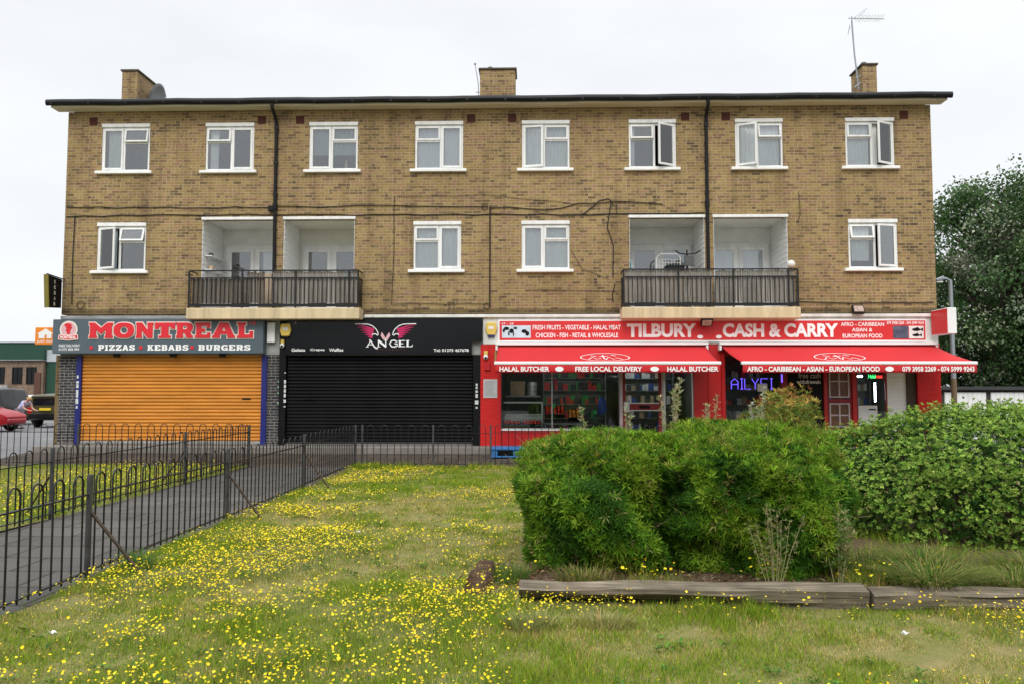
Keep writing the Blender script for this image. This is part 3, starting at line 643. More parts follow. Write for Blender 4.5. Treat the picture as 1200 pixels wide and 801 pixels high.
# red grocery front
mb = MB(); mb.box(-1.358, -.90, -.03, .30, .312, 2.928); mb.build('red_brick_pier', brick_red, B); mb = MB(); mb.box(9.86, XR+.03, -.03, .30, .10, 2.928); mb.build('red_brick_pier', brick_red, B)
mb = MB()
mb.box(-.90, -.82, -.05, .12, .312, 2.60)                      # jamb
mb.box(4.15, 4.46, -.06, .25, .312, 2.70); mb.box(4.462, 4.52, -.03, .25, .312, 2.70); mb.box(4.522, 4.86, -.06, .25, .312, 2.70); mb.box(4.862, 4.95, -.10, .25, .312, 2.70)
mb.box(-.82, 2.24, -.02, .10, .312, .70)                       # stall riser
mb.box(4.95, 7.5, -.02, .10, .312, .74); mb.box(-.90, 9.86, -.025, .24, 2.66, 2.927)
mb.box(8.20, 8.30, -.05, .10, .312, 2.66); mb.box(7.48, 7.56, -.04, .10, .312, 2.66)
mb.build('red_timber_front', red_gloss, B, bevel=.008)
mb = MB(); mb.box(-.82, 2.24, -.05, .03, .702, .735); mb.build('window_cill', alu_white, B, bevel=.004)
mb = MB()
for x in (.50,): mb.box(x-.012, x+.012, .02, .05, .737, 2.655)
mb.box(-.818, 2.238, .02, .06, .737, .765); mb.box(-.818, 2.238, .02, .06, 2.60, 2.657); win1 = mb.build('shop_window', alu, B)
g = MB(); g.box(-.815, 2.235, .032, .042, .766, 2.60); g.build('pane', shop_glass, win1, fix=False)
# glazed door
mb = MB(); mb.box(2.242, 2.325, -.03, .10, .312, 2.655); mb.box(3.33, 3.385, -.03, .10, .312, 2.655); mb.build('door_frame', lilac_alu, B, bevel=.005)
mb = MB(); bars(mb, 2.327, 3.328, .33, 2.65, .075, .01, .06); mb.box(2.403, 3.252, .008, .062, 1.22, 1.26); mb.box(2.403, 3.252, .008, .062, 1.37, 1.41); mb.box(2.403, 3.252, .02, .05, 1.262, 1.368)
dr = mb.build('shop_door', dark_red, B, bevel=.004)
mb = MB(); mb.box(2.39, 3.26, -.004, .007, 1.40, 1.425); mb.box(2.39, 3.26, -.004, .007, 1.215, 1.24); mb.build('push_bar', alu, dr); 
mb = MB(); mb.box(2.35, 2.50, -.02, .008, 1.18, 1.45); mb.build('lock_plate', alu, dr, bevel=.006)
mb = MB(); mb.box(2.75, 3.02, .0, .019, 1.28, 1.35); mb.build('letter_slot', black_matt, dr)
g = MB(); g.box(2.40, 3.255, .028, .04, .40, 1.222); g.box(2.40, 3.255, .028, .04, 1.408, 2.58); g.build('pane', shop_glass, dr, fix=False)
mb = MB(); bars(mb, 3.39, 4.148, .33, 2.655, .04, .0, .06); sw = mb.build('side_window', alu, B); g = MB(); g.box(3.42, 4.12, .03, .04, .36, 2.62); g.build('pane', shop_glass, sw, fix=False)
# second window, poster panel, small-paned door and glass door
mb = MB(); bars(mb, 4.952, 6.42, .742, 2.655, .03, .01, .06); w2_ = mb.build('shop_window', dark_red, B); g = MB(); g.box(4.98, 6.39, .03, .04, .77, 2.63); g.build('pane', shop_glass, w2_, fix=False)
mb = MB(); mb.box(6.42, 6.56, -.01, .10, .742, 2.655); mb.build('red_mullion', dark_red, B, bevel=.005)
mb = MB(); mb.box(6.562, 7.478, .02, .06, .742, 2.655); pp = mb.build('poster_panel', black_matt, B)
text('free cash', 6.85, 7.42, 2.06, 2.20, .018, M('grey_lettering', (.45,.45,.43), .5), pp, bold=.01); text('withdrawals', 6.80, 7.42, 1.92, 2.02, .018, white_letter, pp, bold=.02)
mb = MB(); bars(mb, 7.562, 8.198, .33, 2.655, .05, .0, .06)
mb.box(7.612, 8.148, .003, .057, 1.43, 1.53); mb.box(7.612, 8.148, .003, .057, .335, .78)
sd_ = mb.build('small_paned_door', dark_red, B, bevel=.004)
mb = MB()
for za, zb in ((1.56, 2.40), (.80, 1.42)):
    bars(mb, 7.62, 8.14, za, zb, .035, -.006, .05); mb.box(7.862, 7.898, -.004, .048, za+.035, zb-.035); mz = (za+zb)/2; mb.box(7.655, 7.861, -.004, .048, mz-.018, mz+.018); mb.box(7.899, 8.105, -.004, .048, mz-.018, mz+.018)
mb.build('glazing_bars', lilac_alu, sd_)
g = MB(); g.box(7.65, 8.11, .03, .036, 1.59, 2.37); g.box(7.65, 8.11, .03, .036, .83, 1.39); g.build('pane', M('brown_panel', (.16,.075,.045), .25, .35, 2.5), sd_, fix=False)  # plain opaque brown panel, no glow
mb = MB(); bars(mb, 8.302, 9.10, .33, 2.655, .045, .0, .05); mb.box(8.347, 9.055, .003, .047, .78, .84); gdr = mb.build('glass_door', dark_red, B, bevel=.004)
g = MB(); g.box(8.34, 9.06, .02, .03, .36, 2.62); g.build('pane', shop_glass, gdr, fix=False)
mb = MB(); mb.box(8.36, 8.84, .012, .017, .86, 1.36); mb.build('notice', paper, gdr)
mb = MB(); mb.box(8.62, 8.80, .008, .011, 1.24, 1.275); mb.build('notice', black_matt, gdr)
mb = MB(); mb.box(8.36, 9.04, .032, .05, .40, .76); mb.build('white_panel', paper, gdr)
mb = MB(); mb.box(9.102, 9.85, .10, .12, .312, 2.655); 
ws = mb.build('white_shutter', white_boards, B)
mb = MB()
for k in range(22): mb.box(9.11, 9.62, .086, .0995, .35+k*.103, .35+k*.103+.09)
mb.box(9.102, 9.135, .05, .085, .32, 2.65); mb.build('slats', white_boards, ws, bevel=.004)
mb = MB(); mb.box(9.622, 9.85, .04, .0995, .312, 2.655); mb.build('brown_jamb', rust_iron, B)

# interior furniture -----------------------------------------------
shelf_m = M('grey_shelf_metal', (.26,.26,.26), .5, .15, 6); counter_m = M('white_counter', (.58,.60,.58), .4, .1, 3)
def goods(mb_by, x0, x1, y, z, cols):
    x = x0
    while x < x1-.06:
        wd = random.uniform(.06, .16); h = random.uniform(.12, .27); k = random.choice(cols); mb_by.setdefault(k, MB()).box(x, min(x+wd-.008, x1), y, y+random.uniform(.1, .2), z, z+h); x += wd
gm = {k: M('goods_'+k, tuple(min(.8, q*1.7) for q in c), .45, .2, 12) for k, c in dict(red=(.40,.03,.03), blue=(.03,.06,.22), dark=(.03,.03,.035), tan=(.30,.22,.14), white=(.45,.45,.43), green=(.04,.16,.05), orange=(.5,.18,.03)).items()}
def shelf_unit(x0, x1, y, label, cols, levels=(.55, .95, 1.35, 1.75, 2.1)):
    t = thing('shop_shelf', label, 'shelf', ((x0+x1)/2, y, .31), 'shelves inside the grocery shop')
    mb = MB(); mb.box(x0, x1, y+.30, y+.33, .31, 2.35); mb.box(x0, x0+.03, y, y+.299, .31, 2.35); mb.box(x1-.03, x1, y, y+.299, .31, 2.35)
    mb.build('frame', shelf_m, t); mb = MB()
    for z in levels: mb.box(x0+.031, x1-.031, y, y+.298, z-.02, z)
    mb.build('boards', shelf_m, t); d = {}
    for z in levels: goods(d, x0+.04, x1-.04, y+.04, z+.001, cols)
    for k, m_ in d.items(): m_.build('packets', gm[k], t)
shelf_unit(.3, 2.1, 2.2, 'dark shelf rack of packets seen through the wide left grocery window', ['dark', 'red', 'green', 'dark', 'dark'])
shelf_unit(2.5, 4.1, 2.6, 'shelf of goods seen through the red glazed shop door', ['dark', 'tan', 'blue', 'white', 'dark'])
shelf_unit(4.9, 6.4, 1.8, 'shelf of packets behind the purple neon window', ['dark', 'red', 'blue', 'white', 'tan'])
shelf_unit(8.0, 9.6, 2.2, 'shelf of goods behind the glass door with a paper notice', ['blue', 'dark', 'white', 'tan'])
t = thing('meat_counter', 'white butcher display counter behind the left end of the grocery window', 'counter', (-.25, .8, .31))
mb = MB(); mb.box(-.78, .27, .62, 1.3, .312, .98); mb.build('base', counter_m, t, bevel=.01)
mb = MB(); mb.box(-.78, .27, .60, 1.32, .982, 1.02); mb.box(-.78, .27, .60, .64, 1.40, 1.44); mb.box(.23, .27, .602, .64, 1.022, 1.398); mb.build('steel_rail', alu, t)
mb = MB(); mb.box(-.74, .23, .66, 1.25, 1.022, 1.10); mb.build('tray', gm['white'], t)
g = MB(); g.box(-.77, .22, .612, .618, 1.03, 1.39); g.build('glass_screen', shop_glass, t, fix=False)
mb = MB(); mb.box(-.78, .22, 1.5, 1.9, 1.56, 1.60); mb.box(-.70, -.68, 1.86, 1.9, .312, 1.559); mb.box(.12, .14, 1.86, 1.9, .312, 1.559)
sh_ = mb.build('wall_shelf', shelf_m); tag(sh_, 'steel shelf above the butcher counter holding a box and steel tins', 'shelf')
mb = MB(); mb.box(-.62, -.22, 1.55, 1.85, 1.601, 2.0); tag(mb.build('cardboard_box', M('cardboard', (.33,.23,.14), .85, .15, 8), bevel=.006), 'brown cardboard box on the steel shelf above the butcher counter', 'box')
for k in range(3):
    mb = MB(); mb.path([(-.02, 1.68, 1.602+k*.13), (-.02, 1.68, 1.722+k*.13)], .14, 16); tag(mb.build('steel_tin', alu, smooth=True), ['bottom', 'middle', 'top'][k]+' steel tin in the stack beside the cardboard box in the grocery', 'tin', 'steel tins stacked on the shelf')
def crate(x0, x1, y, z, mat, n, fruit_m, label, cat, fruit, r, tilt=.62, rows=3, base=black_plastic):
    t = thing(cat, label, 'crate', ((x0+x1)/2, y, z)); d = .40; mb = MB()
    T = Matrix.Translation((0, y, z)) @ Matrix.Rotation(tilt, 4, 'X') @ Matrix.Translation((0, -y, -z)); s0 = 0
    mb.box(x0, x1, y, y+d, z, z+.02); mb.box(x0, x1, y, y+.015, z+.021, z+.11); mb.box(x0, x1, y+d-.015, y+d, z+.021, z+.11); mb.box(x0, x0+.015, y+.016, y+d-.016, z+.021, z+.11); mb.box(x1-.015, x1, y+.016, y+d-.016, z+.021, z+.11)
    mb.v = [tuple(T @ Vector(p)) for p in mb.v]; mb.build('crate_body', mat, t)
    k = 0; nx = max(2, int((x1-x0-.03)/(2*r))); ny = max(2, int((d-.03)/(2*r)))
    for i in range(nx):
        for j in range(ny):
            p = T @ Vector((x0+.02+r+i*(x1-x0-.04-2*r)/(nx-1), y+.02+r+j*(d-.04-2*r)/(ny-1), z+.07+random.uniform(0, .03)))
            m2 = MB(); m2.sphere(p, r*random.uniform(.92, 1.05), 8, 6); m2.build(fruit, fruit_m, t, smooth=True, fix=False)
tom = M('tomato', (.62,.03,.015), .25, .15, 9); oran = M('orange_fruit', (.75,.24,.02), .45, .1, 30, bump=.1)
mb = MB(); mb.box(.30, 1.30, .42, .9, .84, .88); [mb.box(x_, x_+.04, y_, y_+.04, .312, .839) for x_ in (.32, 1.24) for y_ in (.44, .84)]; tag(mb.build('display_stand', shelf_m), 'low metal stand carrying the crates of tomatoes and oranges in the grocery window', 'stand')
crate(.32, .86, .45, 1.02, black_plastic, 5, tom, 'black crate of red tomatoes tilted up in the grocery window', 'tomato_crate', 'tomato', .045)
crate(.94, 1.26, .45, .94, black_plastic, 5, oran, 'black crate of oranges in the grocery window beside the tomatoes', 'orange_crate', 'orange', .042)
crate(-.80, -.30, .16, .77, black_plastic, 5, tom, 'low tray of red tomatoes along the left sill of the grocery window', 'tomato_crate', 'tomato', .045, .15)
crate(-.28, .22, .16, .77, black_plastic, 5, tom, 'low tray of red tomatoes on the sill below the tilted tomato crate', 'tomato_crate', 'tomato', .045, .15)
gtick = M('green_price_disc', (.02,.50,.12), .4)
for x, z, y, lab in ((.55, 1.34, .40, 'above the crate of tomatoes'), (1.06, 1.56, .5, 'left one under the dark rack in the grocery window'), (1.42, 1.56, .5, 'right one under the dark rack in the grocery window'), (1.30, 1.17, .4, 'right of the oranges, nearer them'), (1.64, 1.17, .4, 'right of the oranges, nearer the blue bag')):
    mb = MB(); mb.path([(x, y, z), (x, y+.008, z)], .058, 16); mb.box(x-.005, x+.005, y+.009, y+.014, z-.3, z+.02)
    tag(mb.build('price_disc', gtick), 'round green price disc '+lab, 'price disc', 'green price discs in the grocery window')
mb = MB(); mb.path([(1.84, .5, 1.12), (1.84, .5, 1.3), (1.84, .5, 1.48), (1.84, .5, 1.56)], [.10, .12, .10, .03], 10); tag(mb.build('carrier_bag', M('blue_bag', (.03,.07,.38), .5), smooth=True), 'blue plastic bag hanging near the right end of the grocery window', 'bag')
mb = MB(); mb.path([(.60, .35, 1.98), (.60, .36, 1.98)], .06, 12); tag(mb.build('price_disc', M('pink_disc', (.55,.02,.12), .4)), 'pink price disc high in the grocery window', 'price disc')
# lit things inside
mb = MB()
lit = M('tube_light', (.85,.95,1.0), .5, 0, 1, emit=22.0); greenled = M('green_led', (.05,.9,.2), .5, 0, 1, emit=2.2); redled = M('red_led', (.95,.05,.04), .5, 0, 1, emit=2.0); neon_m = M('purple_neon', (.16,.10,1.0), .5, 0, 1, emit=1.9)
mb = MB(); mb.path([(-.45, .55, 2.30), (1.35, .55, 2.32)], .016, 8); tag(mb.build('tube_lamp', lit), 'long thin lit tube high inside the wide left grocery window', 'lamp')
mb = MB(); mb.path([(2.4, 1.6, 2.5), (4.0, 1.6, 2.5)], .02, 8); tag(mb.build('tube_lamp', lit), 'ceiling tube added to brighten the shop behind the red glazed door', 'lamp')  # added lamp to brighten the shop interior
mb = MB(); mb.box(8.36, 8.70, .55, .62, 2.10, 2.14); tag(mb.build('strip_light', lit), 'lit white strip lamp inside above the glass door', 'lamp')
mb = MB(); mb.path([(9.0, .5, 1.45), (9.0, .5, 1.95)], .022, 8); tag(mb.build('tube_lamp', lit), 'upright lit white tube inside the glass door', 'lamp')
t = thing('open_sign', 'small lit sign in green and red letters above the glass door', 'sign', (8.95, .14, 2.05))
mb = MB(); mb.box(8.66, 9.06, .12, .14, 2.0, 2.20); mb.build('backing', black_matt, t)
text('Halal', 8.68, 8.86, 2.06, 2.16, .115, greenled, t, bold=.03); text('meat', 8.87, 9.04, 2.06, 2.15, .115, redled, t, bold=.03)
t = thing('neon_sign', 'purple neon lettering glowing inside the right grocery window', 'sign', (5.6, .16, 1.7))
NS = {'A': [[(0,0),(0,.75),(.3,1),(.6,.75),(.6,0)],[(0,.45),(.6,.45)]], 'I': [[(.18,0),(.42,0)],[(.3,0),(.3,1)],[(.18,1),(.42,1)]], 'L': [[(0,1),(0,0),(.55,0)]], 'Y': [[(0,1),(.3,.5),(.6,1)],[(.3,.5),(.3,0)]], 'F': [[(0,0),(0,1),(.6,1)],[(0,.5),(.5,.5)]], 'D': [[(0,0),(0,1),(.4,1),(.6,.7),(.6,.3),(.4,0),(0,0)]]}
x = 5.16
for ch in 'AILY FI':
    if ch == ' ': x += .05; continue
    mb = MB()
    for st_ in NS[ch]: mb.path([(x+.17*p[0]/.6, .14, 1.78+.27*p[1]) for p in st_], .011, 6)
    mb.build('neon_tube', neon_m, t); x += .185 if ch != 'I' else .16
mb = MB(); mb.box(6.40, 6.43, -.03, -.012, 1.95, 2.16); mb.build('neon_tube', neon_m, t)
mb = MB(); mb.box(5.80, 6.05, .012, .024, 1.72, 1.92); tag(mb.build('paper_note', paper), 'blank paper note stuck over the purple neon lettering', 'notice')
mb = MB(); mb.path([(7.2, .4, 1.10), (7.2, .41, 1.10)], .04, 10)
# notices outside
t = thing('notice_sheet', 'grey printed notice on the red brick pier left of the grocery', 'notice', (-1.10, -.03, 1.55)); mb = MB(); mb.box(-1.28, -.92, -.042, -.031, 1.55, 2.03); mb.build('sheet', M('laminated_sheet', (.50,.50,.51), .4, .1, 8), t)
mb = MB()
for k in range(14): mb.box(-1.25, -.95-.1*random.random(), -.0445, -.0425, 1.60+k*.029, 1.608+k*.029)
mb.build('print', M('grey_print', (.22,.22,.23), .6), t)

# ------------------------------------------------------------------ SIGNS
def circle(cx, cz, rx, rz, n=28): return [(cx+rx*math.cos(2*math.pi*i/n), cz+rz*math.sin(2*math.pi*i/n)) for i in range(n)]
# slab letters drawn on a unit cell as outlines with holes
SL = {
 'M': ([(0,0),(.34,0),(.34,.16),(.30,.16),(.30,.52),(.5,.24),(.70,.52),(.70,.16),(.66,.16),(.66,0),(1,0),(1,.16),(.96,.16),(.96,.84),(1,.84),(1,1),(.76,1),(.5,.66),(.24,1),(0,1),(0,.84),(.04,.84),(.04,.16),(0,.16)], []),
 'O': ([(.5+.5*math.copysign(abs(math.cos(a))**.8, math.cos(a)), .5+.5*math.copysign(abs(math.sin(a))**.8, math.sin(a))) for a in [2*math.pi*i/32 for i in range(32)]], [[(.5+.19*math.cos(a), .5+.25*math.sin(a)) for a in [2*math.pi*i/24 for i in range(24)]]]),
 'N': ([(0,0),(.36,0),(.36,.16),(.33,.16),(.33,.50),(.66,0),(.96,0),(.96,.84),(1,.84),(1,1),(.64,1),(.64,.84),(.67,.84),(.67,.50),(.34,1),(0,1),(0,.84),(.04,.84),(.04,.16),(0,.16)], []),
 'T': ([(.2,0),(.8,0),(.8,.16),(.68,.16),(.68,.74),(.80,.74),(.80,.58),(1,.58),(1,1),(0,1),(0,.58),(.2,.58),(.2,.74),(.32,.74),(.32,.16),(.2,.16)], []),
 'R': ([(0,0),(.44,0),(.44,.16),(.40,.16),(.40,.32),(.50,.32),(.64,0),(1,0),(1,.16),(.95,.16),(.84,.38),(.96,.50),(1,.66),(.96,.84),(.84,.96),(.66,1),(0,1),(0,.84),(.06,.84),(.06,.16),(0,.16)], [[(.40,.56),(.58,.56),(.65,.62),(.65,.72),(.58,.78),(.40,.78)]]),
 'E': ([(0,0),(1,0),(1,.36),(.80,.36),(.80,.22),(.42,.22),(.42,.40),(.66,.40),(.66,.60),(.42,.60),(.42,.78),(.78,.78),(.78,.64),(.98,.64),(.98,1),(0,1),(0,.84),(.07,.84),(.07,.16),(0,.16)], []),
 'A': ([(0,0),(.34,0),(.34,.16),(.32,.16),(.345,.24),(.655,.24),(.68,.16),(.66,.16),(.66,0),(1,0),(1,.16),(.95,.16),(.68,1),(.32,1),(.05,.16),(0,.16)], [[(.42,.46),(.58,.46),(.5,.72)]]),
 'L': ([(0,0),(1,0),(1,.44),(.78,.44),(.78,.22),(.46,.22),(.46,.84),(.56,.84),(.56,1),(0,1),(0,.84),(.10,.84),(.10,.16),(0,.16)], []),
 'P': ([(0,0),(.5,0),(.5,.16),(.40,.16),(.40,.32),(.66,.32),(.84,.36),(.96,.48),(1,.66),(.96,.84),(.84,.96),(.66,1),(0,1),(0,.84),(.08,.84),(.08,.16),(0,.16)], [[(.40,.54),(.58,.54),(.66,.60),(.66,.72),(.58,.78),(.40,.78)]]),
 'I': ([(0,0),(1,0),(1,.18),(.78,.18),(.78,.82),(1,.82),(1,1),(0,1),(0,.82),(.22,.82),(.22,.18),(0,.18)], []),
 'Z': ([(0,0),(1,0),(1,.36),(.78,.36),(.78,.2),(.42,.2),(1,.82),(1,1),(.04,1),(.04,.64),(.24,.64),(.24,.8),(.58,.8),(0,.18)], []),
 'S': ([(0,.02),(.2,.02),(.24,.08),(.45,0),(.65,0),(.88,.08),(1,.26),(.96,.46),(.78,.56),(.40,.64),(.32,.72),(.42,.80),(.6,.78),(.72,.68),(.92,.68),(.92,.98),(.74,.98),(.70,.94),(.5,1),(.32,.99),(.1,.9),(.0,.72),(.06,.54),(.26,.43),(.62,.36),(.68,.28),(.58,.2),(.4,.21),(.22,.34),(0,.34)], []),
 'K': ([(0,0),(.44,0),(.44,.16),(.37,.16),(.37,.34),(.46,.42),(.62,.16),(.58,.16),(.58,0),(1,0),(1,.16),(.93,.16),(.66,.60),(.86,.84),(.96,.84),(.96,1),(.56,1),(.56,.84),(.60,.84),(.37,.58),(.37,.84),(.44,.84),(.44,1),(0,1),(0,.84),(.08,.84),(.08,.16),(0,.16)], []),
 'B': ([(0,0),(.68,0),(.9,.06),(1,.26),(.96,.42),(.82,.52),(.92,.60),(.95,.74),(.88,.92),(.66,1),(0,1),(0,.84),(.08,.84),(.08,.16),(0,.16)], [[(.38,.19),(.58,.19),(.66,.25),(.66,.36),(.58,.41),(.38,.41)], [(.38,.60),(.56,.60),(.62,.65),(.62,.75),(.56,.80),(.38,.80)]]),
 'U': ([(.3,0),(.7,0),(.88,.1),(.93,.3),(.93,.84),(1,.84),(1,1),(.56,1),(.56,.84),(.63,.84),(.63,.32),(.58,.22),(.44,.22),(.38,.32),(.38,.84),(.45,.84),(.45,1),(0,1),(0,.84),(.07,.84),(.07,.3),(.12,.1)], []),
 'G': ([(.4,0),(.6,0),(.74,.06),(.80,.02),(1,.02),(1,.5),(.5,.5),(.5,.34),(.68,.34),(.68,.26),(.56,.2),(.44,.22),(.34,.36),(.34,.64),(.44,.78),(.58,.79),(.70,.66),(.95,.66),(.95,.98),(.78,.98),(.74,.93),(.58,1),(.4,1),(.14,.88),(0,.64),(0,.36),(.14,.12)], []),
}
def slab_word(word, x0, x1, z0, z1, y, mat, parent):
    wds = [.55 if c == 'I' else 1 for c in word]; gap = .16; u_ = (x1-x0)/(sum(wds)+gap*(len(word)-1)); x = x0; all_ = MB()
    for c, wd in zip(word, wds):
        o = slab(c, x, x+wd*u_, z0, z1, y, mat, parent, 'lettering', 0, .010); me = o.data; off = np.array(wloc(parent)); x += (wd+gap)*u_
        all_.add([tuple(np.array(v.co)+off) for v in me.vertices], [tuple(p.vertices) for p in me.polygons]); bpy.data.objects.remove(o)
    return all_.build('lettering', mat, parent, fix=False)
def slab(ch, x0, x1, z0, z1, y, mat, parent, name, offset=0.0, depth=.02):
    cu = bpy.data.curves.new(name, 'CURVE'); cu.dimensions = '2D'; cu.fill_mode = 'BOTH'; cu.extrude = depth/2; cu.offset = offset
    out, hs_ = SL[ch]
    for poly in [out]+hs_:
        s_ = cu.splines.new('POLY'); s_.points.add(len(poly)-1)
        for p, (a, b) in zip(s_.points, poly): p.co = (x0+a*(x1-x0), z0+b*(z1-z0), 0, 1)
        s_.use_cyclic_u = True
    o = bpy.data.objects.new(name, cu); COL.objects.link(o); bpy.context.view_layer.update()
    me = bpy.data.meshes.new_from_object(o.evaluated_get(bpy.context.evaluated_depsgraph_get())); bpy.data.objects.remove(o)
    mb = MB(); mb.v = [(v.co.x, y+depth/2-v.co.z, v.co.y) for v in me.vertices]; mb.f = [tuple(p.vertices) for p in me.polygons]; mb.mi = [0]*len(mb.f); bpy.data.meshes.remove(me)
    return mb.build(name, mat, parent)
t = thing('shop_sign', 'slate grey takeaway sign with big red slab letters above the orange shutter', 'sign', (-9.8, -.18, 2.69), 'fascia signs along the parade')
mb = MB(); mb.box(XL-.06, -7.0, -.26, -.005, 2.69, 3.575); mb.build('board', slate_sign, t, bevel=.008)
yb = -.262
pos = {0: ('M',-11.60,-10.93), 1: ('O',-10.95,-10.37), 2: ('N',-10.36,-9.86), 3: ('T',-9.86,-9.29), 4: ('R',-9.30,-8.82), 5: ('E',-8.80,-8.36), 6: ('A',-8.35,-7.71), 7: ('L',-7.70,-7.24)}
for k, (ch, a, b) in pos.items():
    lt = slab(ch, a+.02, b-.02, 3.085, 3.485, yb-.034, red_letter, t, 'letter', 0, .02)
    slab(ch, a+.02, b-.02, 3.085, 3.485, yb-.012, cream_letter, lt, 'letter_edge', .024, .012)
for wd, a, b in (('PIZZAS', -11.33, -10.36), ('KEBABS', -10.03, -8.95), ('BURGERS', -8.69, -7.32)): slab_word(wd, a, b, 2.765, 2.915, yb-.011, white_letter, t)
mb = MB()
for x in (-11.52, -10.21, -8.86): mb.prism(circle(x, 2.84, .05, .05, 10), yb-.010, yb)
mb.build('red_dot', red_letter, t)
text('18', -7.36, -7.20, 3.43, 3.52, yb-.003, red_letter, t, bold=.02)
mb = MB(); mb.prism(circle(-12.13, 3.30, .235, .235), yb-.012, yb); rl = mb.build('roundel', cream_letter, t)
mb = MB(); mb.prism(circle(-12.13, 3.30, .20, .20), yb-.015, yb-.0125); mb.build('roundel_face', pale_pink, rl)
mb = MB()
for zc, rx, rz in ((3.42, .10, .05), (3.35, .085, .045), (3.285, .07, .04), (3.22, .05, .035)): mb.prism(circle(-12.13+.015*math.sin(zc*40), zc, rx, rz, 14), yb-.0185-.0005*(zc*10 % 3), yb-.0155)
mb.build('roundel_motif', red_letter, rl)
mb = MB(); mb.prism([(-12.40, 3.05), (-12.13, 3.02), (-11.86, 3.05), (-11.88, 3.18), (-12.13, 3.155), (-12.38, 3.18)], yb-.022, yb-.013); rb = mb.build('ribbon', cream_letter, t)
mb = MB(); mb.prism([(-12.38, 3.065), (-12.13, 3.04), (-11.88, 3.065), (-11.90, 3.165), (-12.13, 3.145), (-12.36, 3.165)], yb-.0245, yb-.0225); mb.build('ribbon_face', red_letter, rb)
text('MONTREAL', -12.34, -11.92, 3.065, 3.145, yb-.0258, white_letter, rb, bold=.03)
text('FREE DELIVERY', -12.38, -11.82, 2.86, 2.925, yb-.003, white_letter, t, bold=.012); text('01375 858 999', -12.38, -11.84, 2.765, 2.83, yb-.003, white_letter, t, bold=.012)
for x in (-10.9, -9.4, -8.1): mb = MB(); mb.prismx([(-.17, 2.60), (-.13, 2.60), (-.10, 2.685), (-.20, 2.685)], x-.08, x+.08); mb.build('down_light', black_plastic, t)

t = thing('shop_sign', 'glossy black dessert shop sign with pink wings above the black shutter', 'sign', (-3.8, -.1, 2.66), 'fascia signs along the parade')
mb = MB(); mb.prism([(-6.44, 2.665), (-1.58, 2.665), (-1.58, 3.0), (-1.31, 3.0), (-1.31, 3.585), (-6.44, 3.585)], -.14, -.047); mb.build('board', black_gloss, t, bevel=.006)
y = -.142
def crow(poly, yy, mat, name, par): MB().prism(poly, yy-.004, yy).build(name, mat, par)
def stroke(pts, w0, w1, yy, mb, n=None):
    m_ = len(pts); Lp, Rp = [], []
    for i, p in enumerate(pts):
        a = pts[max(0, i-1)]; b = pts[min(m_-1, i+1)]; dx, dz = b[0]-a[0], b[1]-a[1]; d = math.hypot(dx, dz) or 1; ww = (w0+(w1-w0)*i/(m_-1))/2
        Lp.append((p[0]-dz/d*ww, p[1]+dx/d*ww)); Rp.append((p[0]+dz/d*ww, p[1]-dx/d*ww))
    vs_ = [(q[0], yy, q[1]) for q in Lp+Rp]; mb.add(vs_, [(i, i+1, m_+i+1, m_+i) for i in range(m_-1)])
for s_ in (-1, 1):
    cx = -3.83
    mb = MB()
    fe = [((.30,.27),(.55,.375),(.80,.405)), ((.32,.23),(.55,.32),(.74,.335)), ((.32,.19),(.52,.26),(.68,.27)), ((.33,.15),(.50,.205),(.62,.205)), ((.34,.11),(.46,.15),(.54,.145)), ((.34,.07),(.42,.095),(.47,.085))]
    for k, (a, b, c) in enumerate(fe):
        pts = [((1-f)**2*a[0]+2*f*(1-f)*b[0]+f*f*c[0], (1-f)**2*a[1]+2*f*(1-f)*b[1]+f*f*c[1]) for f in [i/8 for i in range(9)]]
        stroke([(cx+s_*px, 3.03+pz) for px, pz in pts], .062, .006, y-.002-.0004*k, mb)
    wg = mb.build('wing', pink, t)
    mb = MB(); pts = [(.80,.425),(.62,.425),(.46,.415),(.34,.37),(.25,.29),(.20,.20),(.19,.14),(.21,.125),(.26,.165),(.32,.165),(.35,.13)]
    stroke([(cx+s_*px, 3.03+pz) for px, pz in pts], .020, .024, y-.005, mb); mb.build('wing_edge', white_letter, wg)
    mb = MB(); mb.prism([(cx+s_*q[0], q[1]) for q in [(.0,3.02),(.07,3.06),(.125,3.15),(.10,3.24),(.04,3.16),(.0,3.08)]], y-.003-.0006*(s_+1), y-.0005); mb.build('leaf_mark', pale_pink, t)
mb = MB(); d_ = y-.006
def st(pts, w0, w1=None):
    global d_; stroke(pts, w0, w1 if w1 else w0, d_, mb); d_ -= .0004
bx = -4.33; H0, H1 = 2.86, 3.03
st([(bx+.02, H0), (bx+.12, H1)], .022); st([(bx+.08, H1+.02), (bx+.13, H1-.03), (bx+.20, H0+.02), (bx+.26, H0-.035), (bx+.30, H0-.03)], .03, .035); st([(bx+.06, H0+.06), (bx+.17, H0+.06)], .016); st([(bx-.01, H0), (bx+.06, H0)], .014)
bx = -4.0
st([(bx-.01, H1), (bx-.01, H0)], .026); st([(bx-.02, H1), (bx+.19, H0)], .05); st([(bx+.18, H1), (bx+.18, H0)], .026); st([(bx-.05, H0), (bx+.04, H0)], .014); st([(bx+.13, H1), (bx+.23, H1)], .014)
bx = -3.72
st([(bx+.20, H1-.04), (bx+.12, H1), (bx+.05, H1-.01), (bx, H0+.085), (bx+.05, H0+.01), (bx+.13, H0), (bx+.20, H0+.03), (bx+.20, H0+.08), (bx+.13, H0+.085)], .03, .03)
bx = -3.47
st([(bx+.02, H1), (bx+.02, H0)], .05); st([(bx-.02, H1-.01), (bx+.15, H1-.01)], .02); st([(bx+.02, H0+.085), (bx+.11, H0+.085)], .018); st([(bx-.02, H0+.01), (bx+.15, H0+.01)], .02)
bx = -3.27
